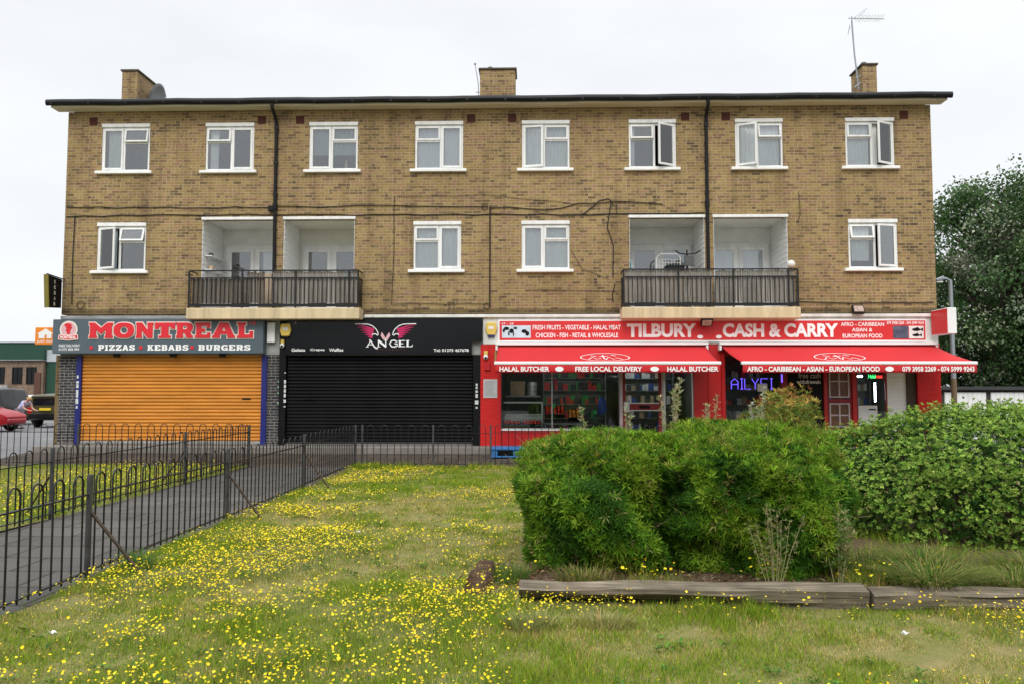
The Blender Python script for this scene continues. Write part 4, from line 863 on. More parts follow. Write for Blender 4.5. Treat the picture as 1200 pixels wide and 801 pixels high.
st([(bx+.02, H1), (bx+.02, H0)], .05); st([(bx-.03, H1-.007), (bx+.07, H1-.007)], .014); st([(bx-.02, H0+.01), (bx+.14, H0+.01)], .02); st([(bx+.135, H0), (bx+.15, H0+.06)], .016)
mb.build('lettering', white_letter, t, fix=False)
text('DESSERTS', -4.05, -3.30, 2.77, 2.825, y-.003, dim_wine, t, bold=.01, spacing=1.3)
for wd, a, b in (('Gelato', -6.29, -5.93), ('Crepes', -5.80, -5.42), ('Waffles', -5.30, -4.93)): text(wd, a, b, 2.745, 2.825, y-.003, white_letter, t, bold=.02)
text('Tel: 01375 467678', -2.57, -1.66, 2.735, 2.81, y-.003, white_letter, t, bold=.018)
mb = MB(); mb.box(-6.22, -6.17, y-.003, y-.0005, 3.46, 3.51); mb.build('number_mark', M('grey_mark', (.25,.28,.3), .5), t)

t = thing('shop_sign', 'long red grocery sign with white capitals above two red awnings', 'sign', (4.6, -.08, 2.98), 'fascia signs along the parade')
mb = MB(); mb.box(-.90, 10.10, -.10, -.04, 2.985, 3.56); mb.build('frame', alu_white, t, bevel=.006)
mb = MB(); mb.box(-.86, 10.06, -.106, -.101, 3.03, 3.525); mb.build('panel', red_sign_m, t)
mb = MB(); mb.box(4.33, 4.68, -.1085, -.1065, 3.03, 3.525); mb.build('middle_panel', M('deeper_red_panel', (.60,.022,.025), .4, .05, 1), t)
y = -.1075
text('FRESH FRUITS - VEGETABLE - HALAL MEAT', .0, 2.28, 3.30, 3.42, y, white_letter, t, bold=.012); text('CHICKEN - FISH - RETAIL & WHOLESALE', .08, 2.21, 3.10, 3.22, y, white_letter, t, bold=.012)
text('TILBURY', 2.44, 4.22, 3.10, 3.455, y, white_letter, t, bold=.042); text('CASH & CARRY', 4.90, 7.85, 3.10, 3.455, y, white_letter, t, bold=.042)
text('AFRO - CARIBBEAN', 7.92, 9.02, 3.38, 3.48, y, white_letter, t, bold=.015); text('ASIAN &', 8.20, 8.72, 3.24, 3.335, y, white_letter, t, bold=.015); text('EUROPEAN FOOD', 7.96, 8.97, 3.085, 3.185, y, white_letter, t, bold=.015)
text('079 3958 2269 - 074 5999 9243', 9.09, 10.03, 3.425, 3.50, y, white_letter, t, bold=.02); text('17 - 18', -.80, -.50, 3.43, 3.485, y, white_letter, t, bold=.01)
mb = MB()
for x in (4.32, 4.80): mb.prism(circle(x, 3.115, .075, .045, 18), y-.003, y)
mb.build('oval_mark', white_letter, t)
mb = MB(); mb.box(-.80, -.05, y-.002, y, 3.09, 3.41); pc = mb.build('picture', M('pale_blue_picture', (.55,.66,.74), .4, .25, 3), t)
mb = MB()
for k, (cx, cz, rx, rz) in enumerate([(-.68, 3.33, .07, .045), (-.55, 3.27, .06, .06), (-.45, 3.34, .05, .03), (-.22, 3.26, .07, .05), (-.14, 3.20, .05, .06), (-.62, 3.20, .02, .06), (-.50, 3.19, .015, .06), (-.75, 3.28, .03, .05)]): mb.prism(circle(cx, cz, rx, rz, 12), y-.0045-.0004*k, y-.0025)
mb.build('picture_print', black_matt, pc)
mb = MB(); mb.box(9.24, 9.63, y-.002, y, 3.065, 3.385); mb.build('picture', M('dark_fish_picture', (.09,.10,.15), .4, .6, 5), t)
mb = MB(); mb.box(9.645, 10.02, y-.002, y, 3.065, 3.385); pc = mb.build('picture', paper, t)
mb = MB()
for k, (cx, cz, s_) in enumerate([(9.83, 3.29, 1), (9.82, 3.15, .85)]):
    mb.prism(circle(cx, cz, .11*s_, .04*s_, 16), y-.0045-.0004*k, y-.0025); mb.prism([(cx+.09*s_, cz), (cx+.17*s_, cz-.045*s_), (cx+.17*s_, cz+.05*s_)], y-.0056-.0004*k, y-.0026); mb.prism([(cx-.03, cz+.03*s_), (cx+.05, cz+.03*s_), (cx+.04, cz+.07*s_)], y-.0066-.0004*k, y-.0027)
mb.build('picture_print', black_matt, pc)

# awnings
def awning(label, xt0, xt1, xf0, xf1, words, oval):
    yt, yf, zt, zf = -.16, -1.50, 2.88, 2.42
    t = thing('shop_awning', label, 'awning', ((xt0+xt1)/2, -.1, 2.8), 'red shop awnings')
    mb = MB(); mb.box(xt0-.06, xt1+.06, -.26, -.037, 2.895, 2.965); mb.box(xt0-.06, xt0+.0, -.24, -.04, 2.76, 2.893); mb.box(xt1, xt1+.06, -.24, -.04, 2.76, 2.893); mb.build('cassette', alu_white, t, bevel=.008)
    n = 40; P = []
    for i in range(n+1):
        f = i/n; row = []
        for j in range(9):
            g_ = j/8; xx = (xt0+(xt1-xt0)*f)*(1-g_)+(xf0+(xf1-xf0)*f)*g_
            row.append((xx, yt+(yf-yt)*g_, zt+(zf-zt)*g_-.035*math.sin(math.pi*g_)+.004*math.sin(f*43)*math.sin(math.pi*g_)))
        P.append(row)
    mb = MB(); mb.grid(P); fb = mb.build('fabric', awning_m, t, smooth=True, fix=False)
    md = fb.modifiers.new('solid', 'SOLIDIFY'); md.thickness = .006
    mb = MB(); mb.box(xf0-.03, xf1+.03, yf-.07, yf+.03, 2.352, 2.43); mb.build('front_bar', alu_white, t, bevel=.015)
    P = [[(xf0+(xf1-xf0)*i/60, yf-.055+.006*math.sin(i*.7), 2.353-.19*j/3) for j in range(4)] for i in range(61)]
    mb = MB(); mb.grid(P); va = mb.build('valance', awning_m, t, smooth=True, fix=False); md = va.modifiers.new('solid', 'SOLIDIFY'); md.thickness = .004
    for x in (xt0+.5, xt1-.5):
        m_ = MB(); m_.path([(x, -.12, 2.74), (x+(.45 if x < (xt0+xt1)/2 else -.45), -.80, 2.56), (x+.05, yf+.03, 2.395)], .028, 8); m_.build('arm', alu_white, t)
    for wd, a, b in words: text(wd, a, b, 2.19, 2.31, yf-.0665, white_letter, t, bold=.028)
    mb = MB()
    for x in oval[1]: mb.prism(circle(x, 2.25, .10, .06, 20), yf-.068, yf-.0645)
    if oval[1]: mb.build('oval_mark', white_letter, t)
    # oval emblem on the slope
    cx = oval[0]; mb = MB()
    def sl_(px, g_): return (px, yt+(yf-yt)*g_, zt+(zf-zt)*g_-.035*math.sin(math.pi*g_)+.012)
    def ribbon(pts, wd):
        L_, R_ = [], []
        for i, p in enumerate(pts):
            a = pts[max(0, i-1)]; b = pts[min(len(pts)-1, i+1)]; dx, dz = b[0]-a[0], b[1]-a[1]; d = math.hypot(dx, dz*1.4) or 1
            L_.append(sl_(p[0]-dz*1.4/d*wd, p[1]+dx/d*wd/1.4)); R_.append(sl_(p[0]+dz*1.4/d*wd, p[1]-dx/d*wd/1.4))
        m_ = len(pts); mb.add(L_+R_, [(i, i+1, m_+i+1, m_+i) for i in range(m_-1)])
    ribbon([(cx+.60*math.cos(a), .68+.26*math.sin(a)) for a in [math.pi*2*i/40 for i in range(41)]], .012)
    for pts in ([(-.42,.82),(-.30,.66),(-.22,.80),(-.10,.74)], [(-.05,.52),(-.02,.80)], [(0,.84),(.10,.64),(.20,.82),(.30,.70),(.42,.82)], [(-.35,.56),(-.20,.60)], [(.16,.52),(.28,.58)], [(-.14,.62),(.08,.58)]): ribbon([(cx+p[0], p[1]) for p in pts], .016)
    mb.build('emblem', white_letter, t, fix=False)
awning('red awning lettered with butcher and free delivery words over the left grocery window', -.90, 4.44, -.90, 4.48, [('HALAL BUTCHER', -.80, .40), ('FREE LOCAL DELIVERY', 1.02, 2.62), ('HALAL BUTCHER', 3.22, 4.44)], (1.78, (.64, 2.92)))
awning('red awning lettered with food regions and phone numbers over the right grocery doors', 4.84, 10.25, 5.02, 10.53, [('AFRO - CARIBBEAN - ASIAN - EUROPEAN FOOD', 5.12, 8.25), ('079 3958 2269 - 074 5999 9243', 8.78, 10.47)], (7.5, (8.48,)))

# projecting signs
t = thing('projecting_sign', 'black and gold wedge sign with upright letters jutting from the left brick corner', 'sign', (-12.52, -.35, 3.85), 'projecting shop signs')
ysgn = [(-.02, 4.70), (-.95, 4.70), (-.86, 3.86), (-.12, 3.86)]
mb = MB(); mb.prismx([(-.02, 3.90), (-.02, 4.66), (-.62, 4.70), (-.54, 3.86)], -12.60, -12.505); mb.build('panel', black_matt, t)
mb = MB(); mb.prismx([(-.625, 4.70), (-.545, 3.86), (-.575, 3.85), (-.655, 4.71)], -12.61, -12.495); mb.build('gold_edge', M('gold_edge', (.20,.17,.03), .45, .1, 4), t)
for i, ch in enumerate('KEBAB'):
    zc = 4.56-.145*i; text(ch, 0, .08, 0, .095, 0, M('sign_cream', (.6,.58,.5), .5), t, bold=.02, vert=lambda X, Z, zc=zc: np.stack([np.full(len(X), -12.503), -.36+X, zc-.05+Z], 1))
mb = MB(); mb.path([(-12.55, -.62, 4.73), (-12.45, .0, 4.66)], .014, 6); mb.box(-12.49, -12.47, -.30, -.002, 4.60, 4.62); mb.build('bracket', black_iron, t)
t = thing('projecting_sign', 'square orange takeaway delivery sign with a white house mark at the far left', 'sign', (-13.3, .9, 3.0), 'projecting shop signs')
mb = MB(); mb.box(-13.80, -13.2, .95, 1.07, 2.99, 3.47); mb.build('panel', orange_sign, t, bevel=.015)
mb = MB(); mb.prism([(-13.69, 3.16), (-13.52, 3.16), (-13.52, 3.26), (-13.46, 3.26), (-13.46, 3.16), (-13.33, 3.16), (-13.33, 3.29), (-13.28, 3.29), (-13.49, 3.43), (-13.74, 3.29), (-13.69, 3.29)], .944, .949); mb.build('house_mark', white_letter, t)
text('JUST EAT', -13.73, -13.28, 3.04, 3.11, .946, white_letter, t, bold=.02)
mb = MB(); mb.box(-13.2, -12.505, .98, 1.02, 3.38, 3.42); mb.box(-13.2, -12.505, .98, 1.02, 3.06, 3.10); mb.build('bracket', black_iron, t)
t = thing('projecting_sign', 'plain red lightbox sign with white edges jutting from the right corner', 'sign', (10.3, -.5, 3.1), 'projecting shop signs')
mb = MB(); mb.box(10.215, 10.435, -.92, -.112, 3.13, 3.77); mb.build('box', alu_white, t, bevel=.01)
mb = MB(); mb.box(10.206, 10.214, -.905, -.125, 3.15, 3.75); mb.build('red_face', red_sign_m, t)

# small wall fittings
def bell_box(x, z, y, label):
    t = thing('alarm_box', label, 'alarm box', (x, y, z-.17), 'yellow alarm boxes'); mb = MB()
    mb.prism([(x-.10, z-.17), (x+.10, z-.17), (x+.15, z-.02), (x+.12, z+.16), (x-.12, z+.16), (x-.15, z-.02)], y-.07, y); mb.build('cover', yellow_box, t, bevel=.02)
    mb = MB(); mb.box(x-.07, x+.07, y-.074, y-.0715, z-.01, z+.06); mb.build('label_plate', paper, t)
    mb = MB(); mb.box(x-.09, x+.09, y-.078, y-.002, z-.215, z-.172); mb.build('lens', blue_paint if x > -3 else black_matt, t, bevel=.01)
bell_box(-6.44, 3.30, -.145, 'yellow alarm box on the black frame at the left end of the black sign')
bell_box(-1.08, 3.33, -.036, 'yellow alarm box with blue lens on white render left of the red sign')
def cctv(x, y, z, label, mat):
    t = thing('security_camera', label, 'camera', (x, y, z), 'small security cameras'); mb = MB(); mb.box(x-.05, x+.05, y-.04, y, z+.06, z+.16); mb.build('mount', mat, t, bevel=.006)
    mb = MB(); mb.sphere((x, y-.05, z), .065, 12, 8); mb.build('housing', paper, t, smooth=True); mb = MB(); mb.sphere((x, y-.09, z-.015), .035, 10, 6); mb.build('lens', black_gloss, t, smooth=True)
cctv(-6.55, -.042, 2.90, 'white dome camera on the black pillar under the left alarm box', yellow_box)
cctv(-1.22, -.032, 2.60, 'white dome camera on the red brick pier left of the awning', yellow_box)
cctv(10.22, -.032, 2.60, 'white dome camera on the red pier at the right end', black_plastic)
mb = MB(); mb.box(-1.26, -1.10, -.075, -.031, 2.26, 2.48); tag(mb.build('fire_call_box', red_gloss, bevel=.008), 'small red box on the red brick pier under the dome camera', 'box')
mb = MB(); mb.box(-.99, -.915, -.09, -.031, 2.42, 2.76); tag(mb.build('wall_box', M('tan_box', (.40,.28,.10), .6), bevel=.006), 'narrow tan box on the red pier beside the left awning end', 'box')
mb = MB(); mb.box(-6.96, -6.75, -.10, -.006, 2.98, 3.50); tag(mb.build('meter_box', alu_white, bevel=.01), 'tall white box between the grey sign and the black sign', 'box')
mb = MB(); mb.box(-7.03, -6.95, -.34, -.265, 2.72, 2.80); 
def flood(x, z, y, label, tilt):
    t = thing('floodlight', label, 'floodlight', (x, y, z), 'black floodlights'); Mx = Matrix.Rotation(R(tilt), 3, 'X')
    mb = MB(); mb.cbox((x, y-.13, z), (.30, .08, .24), Mx); mb.build('body', black_plastic, t, bevel=.012)
    p = Vector((x, y-.13, z)); mb = MB(); mb.cbox(p+Mx @ Vector((0, -.045, 0)), (.235, .012, .165), Mx); mb.build('lens', M('floodlight_lens', (.42,.30,.24), .3, .3, 12), t)
    mb = MB(); mb.path([(x, y, z-.10), (x, y-.1, z-.10)], .02, 6); mb.build('bracket', black_plastic, t)
flood(8.34, 3.80, -.05, 'black square floodlight standing proud above the right half of the red sign', -25)
flood(4.43, 3.47, -.26, 'black floodlight hanging under the balcony over the middle of the red sign', 40)
mb = MB(); mb.path([(4.62, -.55, 3.84), (4.66, -.56, 3.7), (4.55, -.5, 3.56)], .012, 6); 
# aerials and dish
t = thing('tv_aerial', 'tall television aerial on the right chimney with a long boom', 'aerial', (9.30, 1.75, 10.1))
mb = MB(); mb.path([(9.30, 1.72, 10.30), (9.20, 1.72, 11.3), (9.14, 1.72, 12.42)], .022, 6); mb.path([(9.18, 1.72, 10.35), (9.38, 1.72, 10.5)], .02, 6); mb.path([(9.22, 1.72, 10.62), (9.40, 1.72, 10.70)], .02, 6); mb.build('mast', lead, t)
mb = MB(); mb.path([(9.05, 1.72, 12.38), (10.08, 1.74, 12.36)], .014, 6)
for i in range(9): x = 9.35+i*.08; mb.path([(x, 1.50, 12.37), (x, 1.94, 12.37)], .006, 4)
mb.path([(9.2, 1.72, 12.38), (9.55, 1.6, 12.62)], .012, 5); mb.path([(9.25, 1.74, 12.35), (9.52, 1.7, 12.56)], .01, 5); mb.path([(9.12, 1.72, 12.38), (9.02, 1.5, 12.0)], .012, 5); mb.path([(9.14, 1.72, 12.38), (9.10, 1.9, 11.98)], .01, 5); mb.path([(9.34, 1.72, 12.4), (9.32, 1.6, 12.2)], .012, 5); mb.build('yagi', alu, t)
t = thing('tv_aerial', 'thin bent aerial pole left of the middle chimney', 'aerial', (-1.56, 1.7, 10.0)); mb = MB(); mb.path([(-1.55, 1.75, 10.1), (-1.57, 1.75, 10.6), (-1.66, 1.75, 11.15)], .014, 5); mb.path([(-1.64, 1.75, 10.32), (-1.50, 1.75, 10.32)], .012, 5); mb.path([(-1.64, 1.75, 10.22), (-1.50, 1.75, 10.22)], .012, 5); mb.build('mast', lead, t); mb = MB(); mb.sphere((-1.66, 1.75, 11.16), .035, 8, 6); mb.build('tip', lead, t)
t = thing('satellite_dish', 'grey satellite dish behind the left chimney', 'satellite dish', (-11.0, 2.3, 9.9)); mb = MB(); c = Vector((-10.98, 2.0, 10.22)); rings = []
for i in range(7):
    rr = .5*i/6; rings.append([(c+Matrix.Rotation(R(-35), 3, 'Z') @ Vector((rr*math.cos(a), -.25*(rr/.42)**2*.6+.1, rr*math.sin(a)*1.02))) for a in [2*math.pi*k/24 for k in range(25)]])
mb.grid(rings); d = mb.build('dish', lead, t, smooth=True, fix=False); d.modifiers.new('s', 'SOLIDIFY').thickness = .015
mb = MB(); mb.path([(-11.05, 2.2, 10.1), (-11.05, 2.35, 9.85)], .03, 6); mb.build('bracket', black_iron, t); mb = MB(); mb.path([(-11.05, 2.1, 9.8), (-10.75, 1.75, 10.05)], .015, 6); mb.cbox((-10.75, 1.75, 10.07), (.08, .12, .08)); mb.build('feed_arm', black_iron, t)

# things on the balconies
for z, lab in ((5.30, 'upper'), (4.93, 'lower')):
    a = BALC[0][0]+.02; mb = MB(); mb.box(a, a+.20, .12, 1.20, z, z+.022); mb.prism([(a, z-.10), (a+.16, z-.001), (a, z-.001)], .3, .32); mb.prism([(a, z-.10), (a+.16, z-.001), (a, z-.001)], 1.0, 1.02)
    tag(mb.build('wall_shelf', white_pvc), lab+' white shelf on the left wall of the leftmost balcony', 'shelf', 'white shelves on the leftmost balcony')
for nm, x, yy, z, r_, mt, lab in (('pot', -8.66, .35, 4.953, .075, gm['tan'], 'brown pot on the lower white balcony shelf'), ('jar', -8.67, .62, 4.953, .055, paper, 'white jar on the lower white balcony shelf, next to the brown pot'), ('jar', -8.67, .82, 4.953, .05, alu, 'silver jar on the lower white balcony shelf, farthest in'), ('pot', -8.67, .35, 5.323, .06, gm['dark'], 'low dark pot on the upper white balcony shelf')):
    mb = MB(); h = r_*(2.4 if r_ < .07 and 'low' not in lab else 1.6); mb.path([(x, yy, z), (x, yy, z+h*.6), (x, yy, z+h*.85), (x, yy, z+h)], [r_*.8, r_, r_*.9, r_*.7], 12); tag(mb.build(nm, mt, smooth=True), lab, nm)
mb = MB(); mb.sphere((6.56, -.49, 4.93), .105, 14, 10); tag(mb.build('globe_lamp', M('white_globe', (.75,.74,.70), .3, .05, 5), smooth=True), 'white globe resting on the right end of the right balcony rail', 'globe')
t = thing('bicycle', 'dark bicycle standing upright behind the right balcony railing', 'bicycle', (4.15, .55, 3.86))
bk = M('bike_black', (.02,.02,.022), .4, .2, 5)
def wheel(cx, cy, cz, r_, par, mats):
    mb = MB(); mb.path([(cx+.0, cy+r_*math.cos(a), cz+r_*math.sin(a)) for a in [2*math.pi*i/24 for i in range(25)]], .022, 6, False); w_ = mb.build('wheel', black_plastic, par, smooth=True)
    mb = MB(); 
    for i in range(12): a = 2*math.pi*i/12; mb.path([(cx, cy, cz), (cx, cy+r_*math.cos(a), cz+r_*math.sin(a))], .003, 4)
    mb.path([(cx-.04, cy, cz), (cx+.04, cy, cz)], .025, 8); mb.build('spokes', alu, w_)
wheel(4.12, .30, 4.20, .33, t, None); wheel(4.0, 1.0, 4.20, .28, t, None)
mb = MB(); mb.path([(4.12, .30, 4.20), (4.12, .42, 4.70), (4.12, .46, 5.02)], .022, 6); mb.path([(4.12, .44, 4.75), (4.05, .85, 4.28)], .022, 6); mb.path([(4.05, .85, 4.28), (4.03, .98, 4.75), (4.03, 1.0, 4.9)], .02, 6); mb.path([(4.12, .45, 4.82), (4.03, .97, 4.70)], .02, 6); mb.path([(4.05, .85, 4.28), (4.0, 1.0, 4.20)], .016, 6); mb.build('frame', bk, t)
mb = MB(); mb.path([(3.80, .36, 5.14), (3.90, .42, 5.08), (4.12, .46, 5.05), (4.34, .42, 5.08), (4.46, .36, 5.14)], .018, 6); mb.path([(4.12, .46, 5.03), (4.10, .40, 5.16)], .02, 6); mb.build('handlebar', bk, t)
mb = MB(); mb.path([(4.02, .90, 4.94), (4.02, 1.10, 4.95)], [.05, .09], 8); mb.build('saddle', bk, t)
mb = MB(); mb.box(4.02, 4.24, .22, .30, 4.72, 4.98); mb.build('basket', M('dark_basket', (.10,.10,.10), .7), t)
t.location.z += .30
mb = MB(); mb.box(3.85, 4.38, .05, 1.28, 4.06, 4.155); [mb.box(x_, x_+.06, y_, y_+.06, 3.862, 4.059) for x_ in (3.86, 4.31) for y_ in (.07, 1.20)]; tag(mb.build('low_bench', gm['tan']), 'low wooden bench carrying the bicycle on the right balcony', 'bench')
t = thing('wire_rack', 'white wire rack leaning by the bicycle on the right balcony', 'rack', (3.72, .75, 3.86)); mb = MB()
x0, x1, z0, z1, yy = 3.36, 4.0, 3.90, 5.42, .78
mb.path([(x0, yy, z0), (x0, yy, z1-.1), (x0+.1, yy, z1), (x1-.1, yy, z1), (x1, yy, z1-.1), (x1, yy, z0)], .022, 6); mb.build('frame', white_pvc, t, smooth=True); mb = MB()
for i in range(1, 8): x = x0+(x1-x0)*i/8; mb.path([(x, yy, 4.7), (x, yy, z1-.14)], .008, 4)
for i in range(8): z = 4.7+i*.08; mb.path([(x0, yy, z), (x1, yy, z)], .008, 4)
mb.build('grid', white_pvc, t)
mb = MB(); mb.box(3.50, 3.98, .10, .45, 4.80, 5.02); tag(mb.build('storage_box', black_plastic, bevel=.02), 'black box on the right balcony in front of the white rack', 'box')
mb = MB(); mb.box(3.53, 3.95, .12, .43, 3.87, 4.799); tag(mb.build('side_table', gm['tan'], bevel=.01), 'brown cabinet under the black box on the right balcony', 'cabinet')
mb = MB(); P = [[(2.57+.02*math.sin(j*1.3+i), .05+.25*i/5, 4.55+.6*j/8) for j in range(9)] for i in range(6)]; mb.grid(P); o = mb.build('towel', M('turquoise_towel', (.25,.52,.58), .9, .1, 8), smooth=True, fix=False); o.modifiers.new('s', 'SOLIDIFY').thickness = .01; tag(o, 'turquoise towel hanging at the left wall of the right balcony', 'towel')
mb = MB(); mb.prism([(-5.30, 4.82), (-5.05, 4.85), (-4.93, 4.80), (-5.0, 4.95), (-5.10, 5.0), (-5.18, 5.10), (-5.22, 5.0), (-5.32, 4.97)], 1.293, 1.299); tag(mb.build('window_sticker', M('bright_blue_sticker', (.10,.55,.75), .5), fix=True), 'bright blue bird-shaped sticker on the balcony door right of the left downpipe', 'sticker')
mb = MB(); mb.box(-7.35, -7.0, .3, .6, 3.87, 4.86); tag(mb.build('balcony_cabinet', M('pale_wood', (.40,.31,.22), .7, .2, 6, streak=(8,1,1)), bevel=.01), 'pale wooden cabinet at the right end of the leftmost balcony', 'cabinet')
# pallet
t = thing('plastic_pallet', 'blue plastic pallet lying by the red shop front', 'pallet', (-.3, -.9, .12)); pb = M('blue_plastic', (.03,.15,.38), .5, .15, 4)
mb = MB(); mb.box(-1.02, .2, -1.45, -.70, .30, .36); mb.build('deck', pb, t, bevel=.01); mb = MB()
for x in (-1.0, -.47, .03):
    for yy in (-1.43, -1.13, -.83): mb.box(x, x+.15, yy, yy+.11, .16, .299)
mb.box(-1.02, .2, -1.45, -1.32, .125, .159); mb.box(-1.02, .2, -.83, -.72, .145, .159); mb.build('feet', pb, t, bevel=.008)

# ------------------------------------------------------------------ fences (hoop top railings)
def fence(name_label, p0, p1, posts, braces=(), group='hoop topped iron fences', corner=(), mat=None):
    """p0,p1 ground points; posts: fractions in metres along the run; braces: (metre, dx, dy, height)"""
    mat = mat or black_iron; a = Vector((*p0, .0)); b = Vector((*p1, .0)); Ln = (b-a).length; d = (b-a)/Ln
    t = thing('iron_fence', name_label, 'fence', (*p0, 0), group)
    ps = sorted(posts); edges = ps if ps and ps[-1] >= Ln-.1 else ps+[Ln]
    start = 0.0
    if ps and ps[0] < .05: pass
    cuts = sorted(set([0.0]+ps+[Ln])); nrm = Vector((-d.y, d.x, 0)); rs = random.Random(int(Ln*100))
    for s0, s1 in zip(cuts[:-1], cuts[1:]):
        if s1-s0 < .2: continue
        mb = MB(); q0, q1 = s0+.03, s1-.03; lean = rs.uniform(-.012, .012); dz = rs.uniform(-.012, .012)
        P = lambda s, z, o=0: a+d*s+nrm*(o+lean*z)+Vector((0, 0, z+dz))
        for z in (.775, .09):
            w_ = .018; h = .006
            vs_ = [P(q0, z-h, -w_), P(q0, z-h, w_), P(q0, z+h, w_), P(q0, z+h, -w_), P(q1, z-h, -w_), P(q1, z-h, w_), P(q1, z+h, w_), P(q1, z+h, -w_)]
            mb.add(vs_, [(0, 1, 2, 3), (7, 6, 5, 4), (0, 4, 5, 1), (1, 5, 6, 2), (2, 6, 7, 3), (3, 7, 4, 0)])
        n = max(1, round((q1-q0)/.30)); st_ = (q1-q0)/n
        for i in range(n):
            c = q0+st_*(i+.5); r_ = .075
            pts = [P(c-r_, .05), P(c-r_, .88)]+[P(c-r_*math.cos(f), .88+r_*math.sin(f)) for f in [math.pi*k/7 for k in range(1, 7)]]+[P(c+r_, .88), P(c+r_, .05)]
            mb.path(pts, .0085, 6)
        mb.build('railing_panel', mat, t, smooth=True)
    for s in ps:
        mb = MB(); p = a+d*s; mb.cbox((p.x, p.y, .475), (.042, .042, .96), Matrix.Rotation(math.atan2(d.y, d.x), 3, 'Z')); mb.build('post', worn_iron if mat is black_iron else rust_iron, t, bevel=.005)
    for s, dx, dy, h in braces:
        p = a+d*s; mb = MB(); mb.path([(p.x, p.y, h), (p.x+dx, p.y+dy, -.02)], .016, 4); mb.build('brace', rust_iron, t)
    return t
fence('long iron fence between the footpath and the flowery lawn, running towards the shops', (-4.0, -18.0), (-4.0, -2.72), [4.43, 7.7, 11.2, 15.26], [(4.43, .46, .16, .64), (7.7, .46, .1, .64), (11.2, .46, .05, .64), (1.2, .46, .1, .64)])
fence('iron fence on the far side of the footpath beside the small grass verge', (-6.38, -18.0), (-6.42, -2.72), [4.3, 7.8, 11.9, 15.25], [(7.8, -.55, .3, .62), (11.9, -.5, .1, .62)])
fence('iron fence along the back of the small verge in front of the orange shutter', (-20.0, -2.66), (-6.45, -2.66), [1.0, 3.5, 6.45, 9.6], [(6.45, -.5, -.55, .85)])
fence('iron fence along the back of the lawn in front of the black shutter', (-3.90, -2.68), (10.5, -2.68), [.04, 1.65, 2.95, 5.7, 8.4, 11.2], mat=black_iron)

# ------------------------------------------------------------------ timber edging
def wood_mat(name, c1, c2):
    m = bpy.data.materials.new(name); m.use_nodes = True; t = m.node_tree; b = t.nodes['Principled BSDF']; L = t.links.new
    tcn = t.nodes.new('ShaderNodeTexCoord'); mpn = t.nodes.new('ShaderNodeMapping'); mpn.inputs['Scale'].default_value = (.9, 20, 34); L(tcn.outputs['Object'], mpn.inputs[0])
    n = t.nodes.new('ShaderNodeTexNoise'); n.inputs['Scale'].default_value = 1.6; n.inputs['Detail'].default_value = 7; n.inputs['Roughness'].default_value = .7; n.inputs['Distortion'].default_value = .6; L(mpn.outputs[0], n.inputs[0])
    cr = t.nodes.new('ShaderNodeValToRGB'); e = cr.color_ramp.elements; e[0].position = .3; e[0].color = (*c1, 1); e[1].position = .68; e[1].color = (*c2, 1); L(n.outputs[0], cr.inputs[0])
    n3 = t.nodes.new('ShaderNodeTexNoise'); n3.inputs['Scale'].default_value = 3.5; n3.inputs['Detail'].default_value = 5; L(tcn.outputs['Object'], n3.inputs[0]); mr = t.nodes.new('ShaderNodeMapRange'); mr.inputs[1].default_value = .3; mr.inputs[2].default_value = .7; mr.inputs[3].default_value = .6; mr.inputs[4].default_value = 1.25; L(n3.outputs[0], mr.inputs[0])
    hs = t.nodes.new('ShaderNodeHueSaturation'); L(cr.outputs[0], hs.inputs['Color']); L(mr.outputs[0], hs.inputs['Value'])
    L(hs.outputs[0], b.inputs['Base Color']); b.inputs['Roughness'].default_value = .9; b.inputs['Specular IOR Level'].default_value = .2
    bp = t.nodes.new('ShaderNodeBump'); bp.inputs['Strength'].default_value = .9; bp.inputs['Distance'].default_value = .012; L(n.outputs[0], bp.inputs['Height']); L(bp.outputs[0], b.inputs['Normal'])
    return m
sleeper_m = wood_mat('weathered_sleeper', (.05,.038,.027), (.30,.25,.18))
rot_m = wood_mat('rotten_wood', (.035,.02,.013), (.15,.09,.058))
def sleeper(x0, x1, y0, dep, z0, z1, label, mat, rot=0., seed=1, decay=0.0):
    nx = max(6, int((x1-x0)/.05)); ring = []; P = []
    for i in range(nx+1):
        x = x0+(x1-x0)*i/nx; row = []
        sec = [(0,0),(0,.25),(0,.5),(0,.75),(0,1),(.2,1),(.4,1),(.6,1),(.8,1),(1,1),(1,.5),(1,0),(.5,0),(0,0)]
        for k, (fy, fz) in enumerate(sec):
            n_ = .010*float(wav(x*3, fy*4, fz*9, seed, 2.0))+.009*float(wav(x*.5, fy*19, fz*17, seed+4, 2.))
            e = decay*max(0, float(wav(x*1.1, 0, 0, seed+9, 1.2))-.05)*max(0, 1-abs(fz-.25)*2.6) if fy == 0 else 0
            row.append((x, y0+dep*fy+n_+e*.2, z0+(z1-z0)*fz+n_*.8-(.012 if (fy, fz) in ((0, 1), (1, 1)) else 0)))
        P.append(row)
    mb = MB(); mb.grid(P); m_ = len(P[0])
    for i in (0, nx): mb.f.append(tuple((i*m_+k) for k in range(m_-1))); mb.mi.append(0)
    o = mb.build('timber_sleeper', mat, None, smooth=True); o.rotation_euler = (0, 0, rot); return tag(o, label, 'sleeper', 'timber sleepers edging the planting bed')
sleeper(-.11, 2.62, -14.33, .24, -.03, .168, 'long grey weathered sleeper with a rotted front edge, left of the joint', sleeper_m, -.012, 3, 1.0)
sleeper(2.645, 5.3, -14.42, .24, -.03, .150, 'grey sleeper right of the joint, running out of the picture', sleeper_m, -.03, 8, .1)
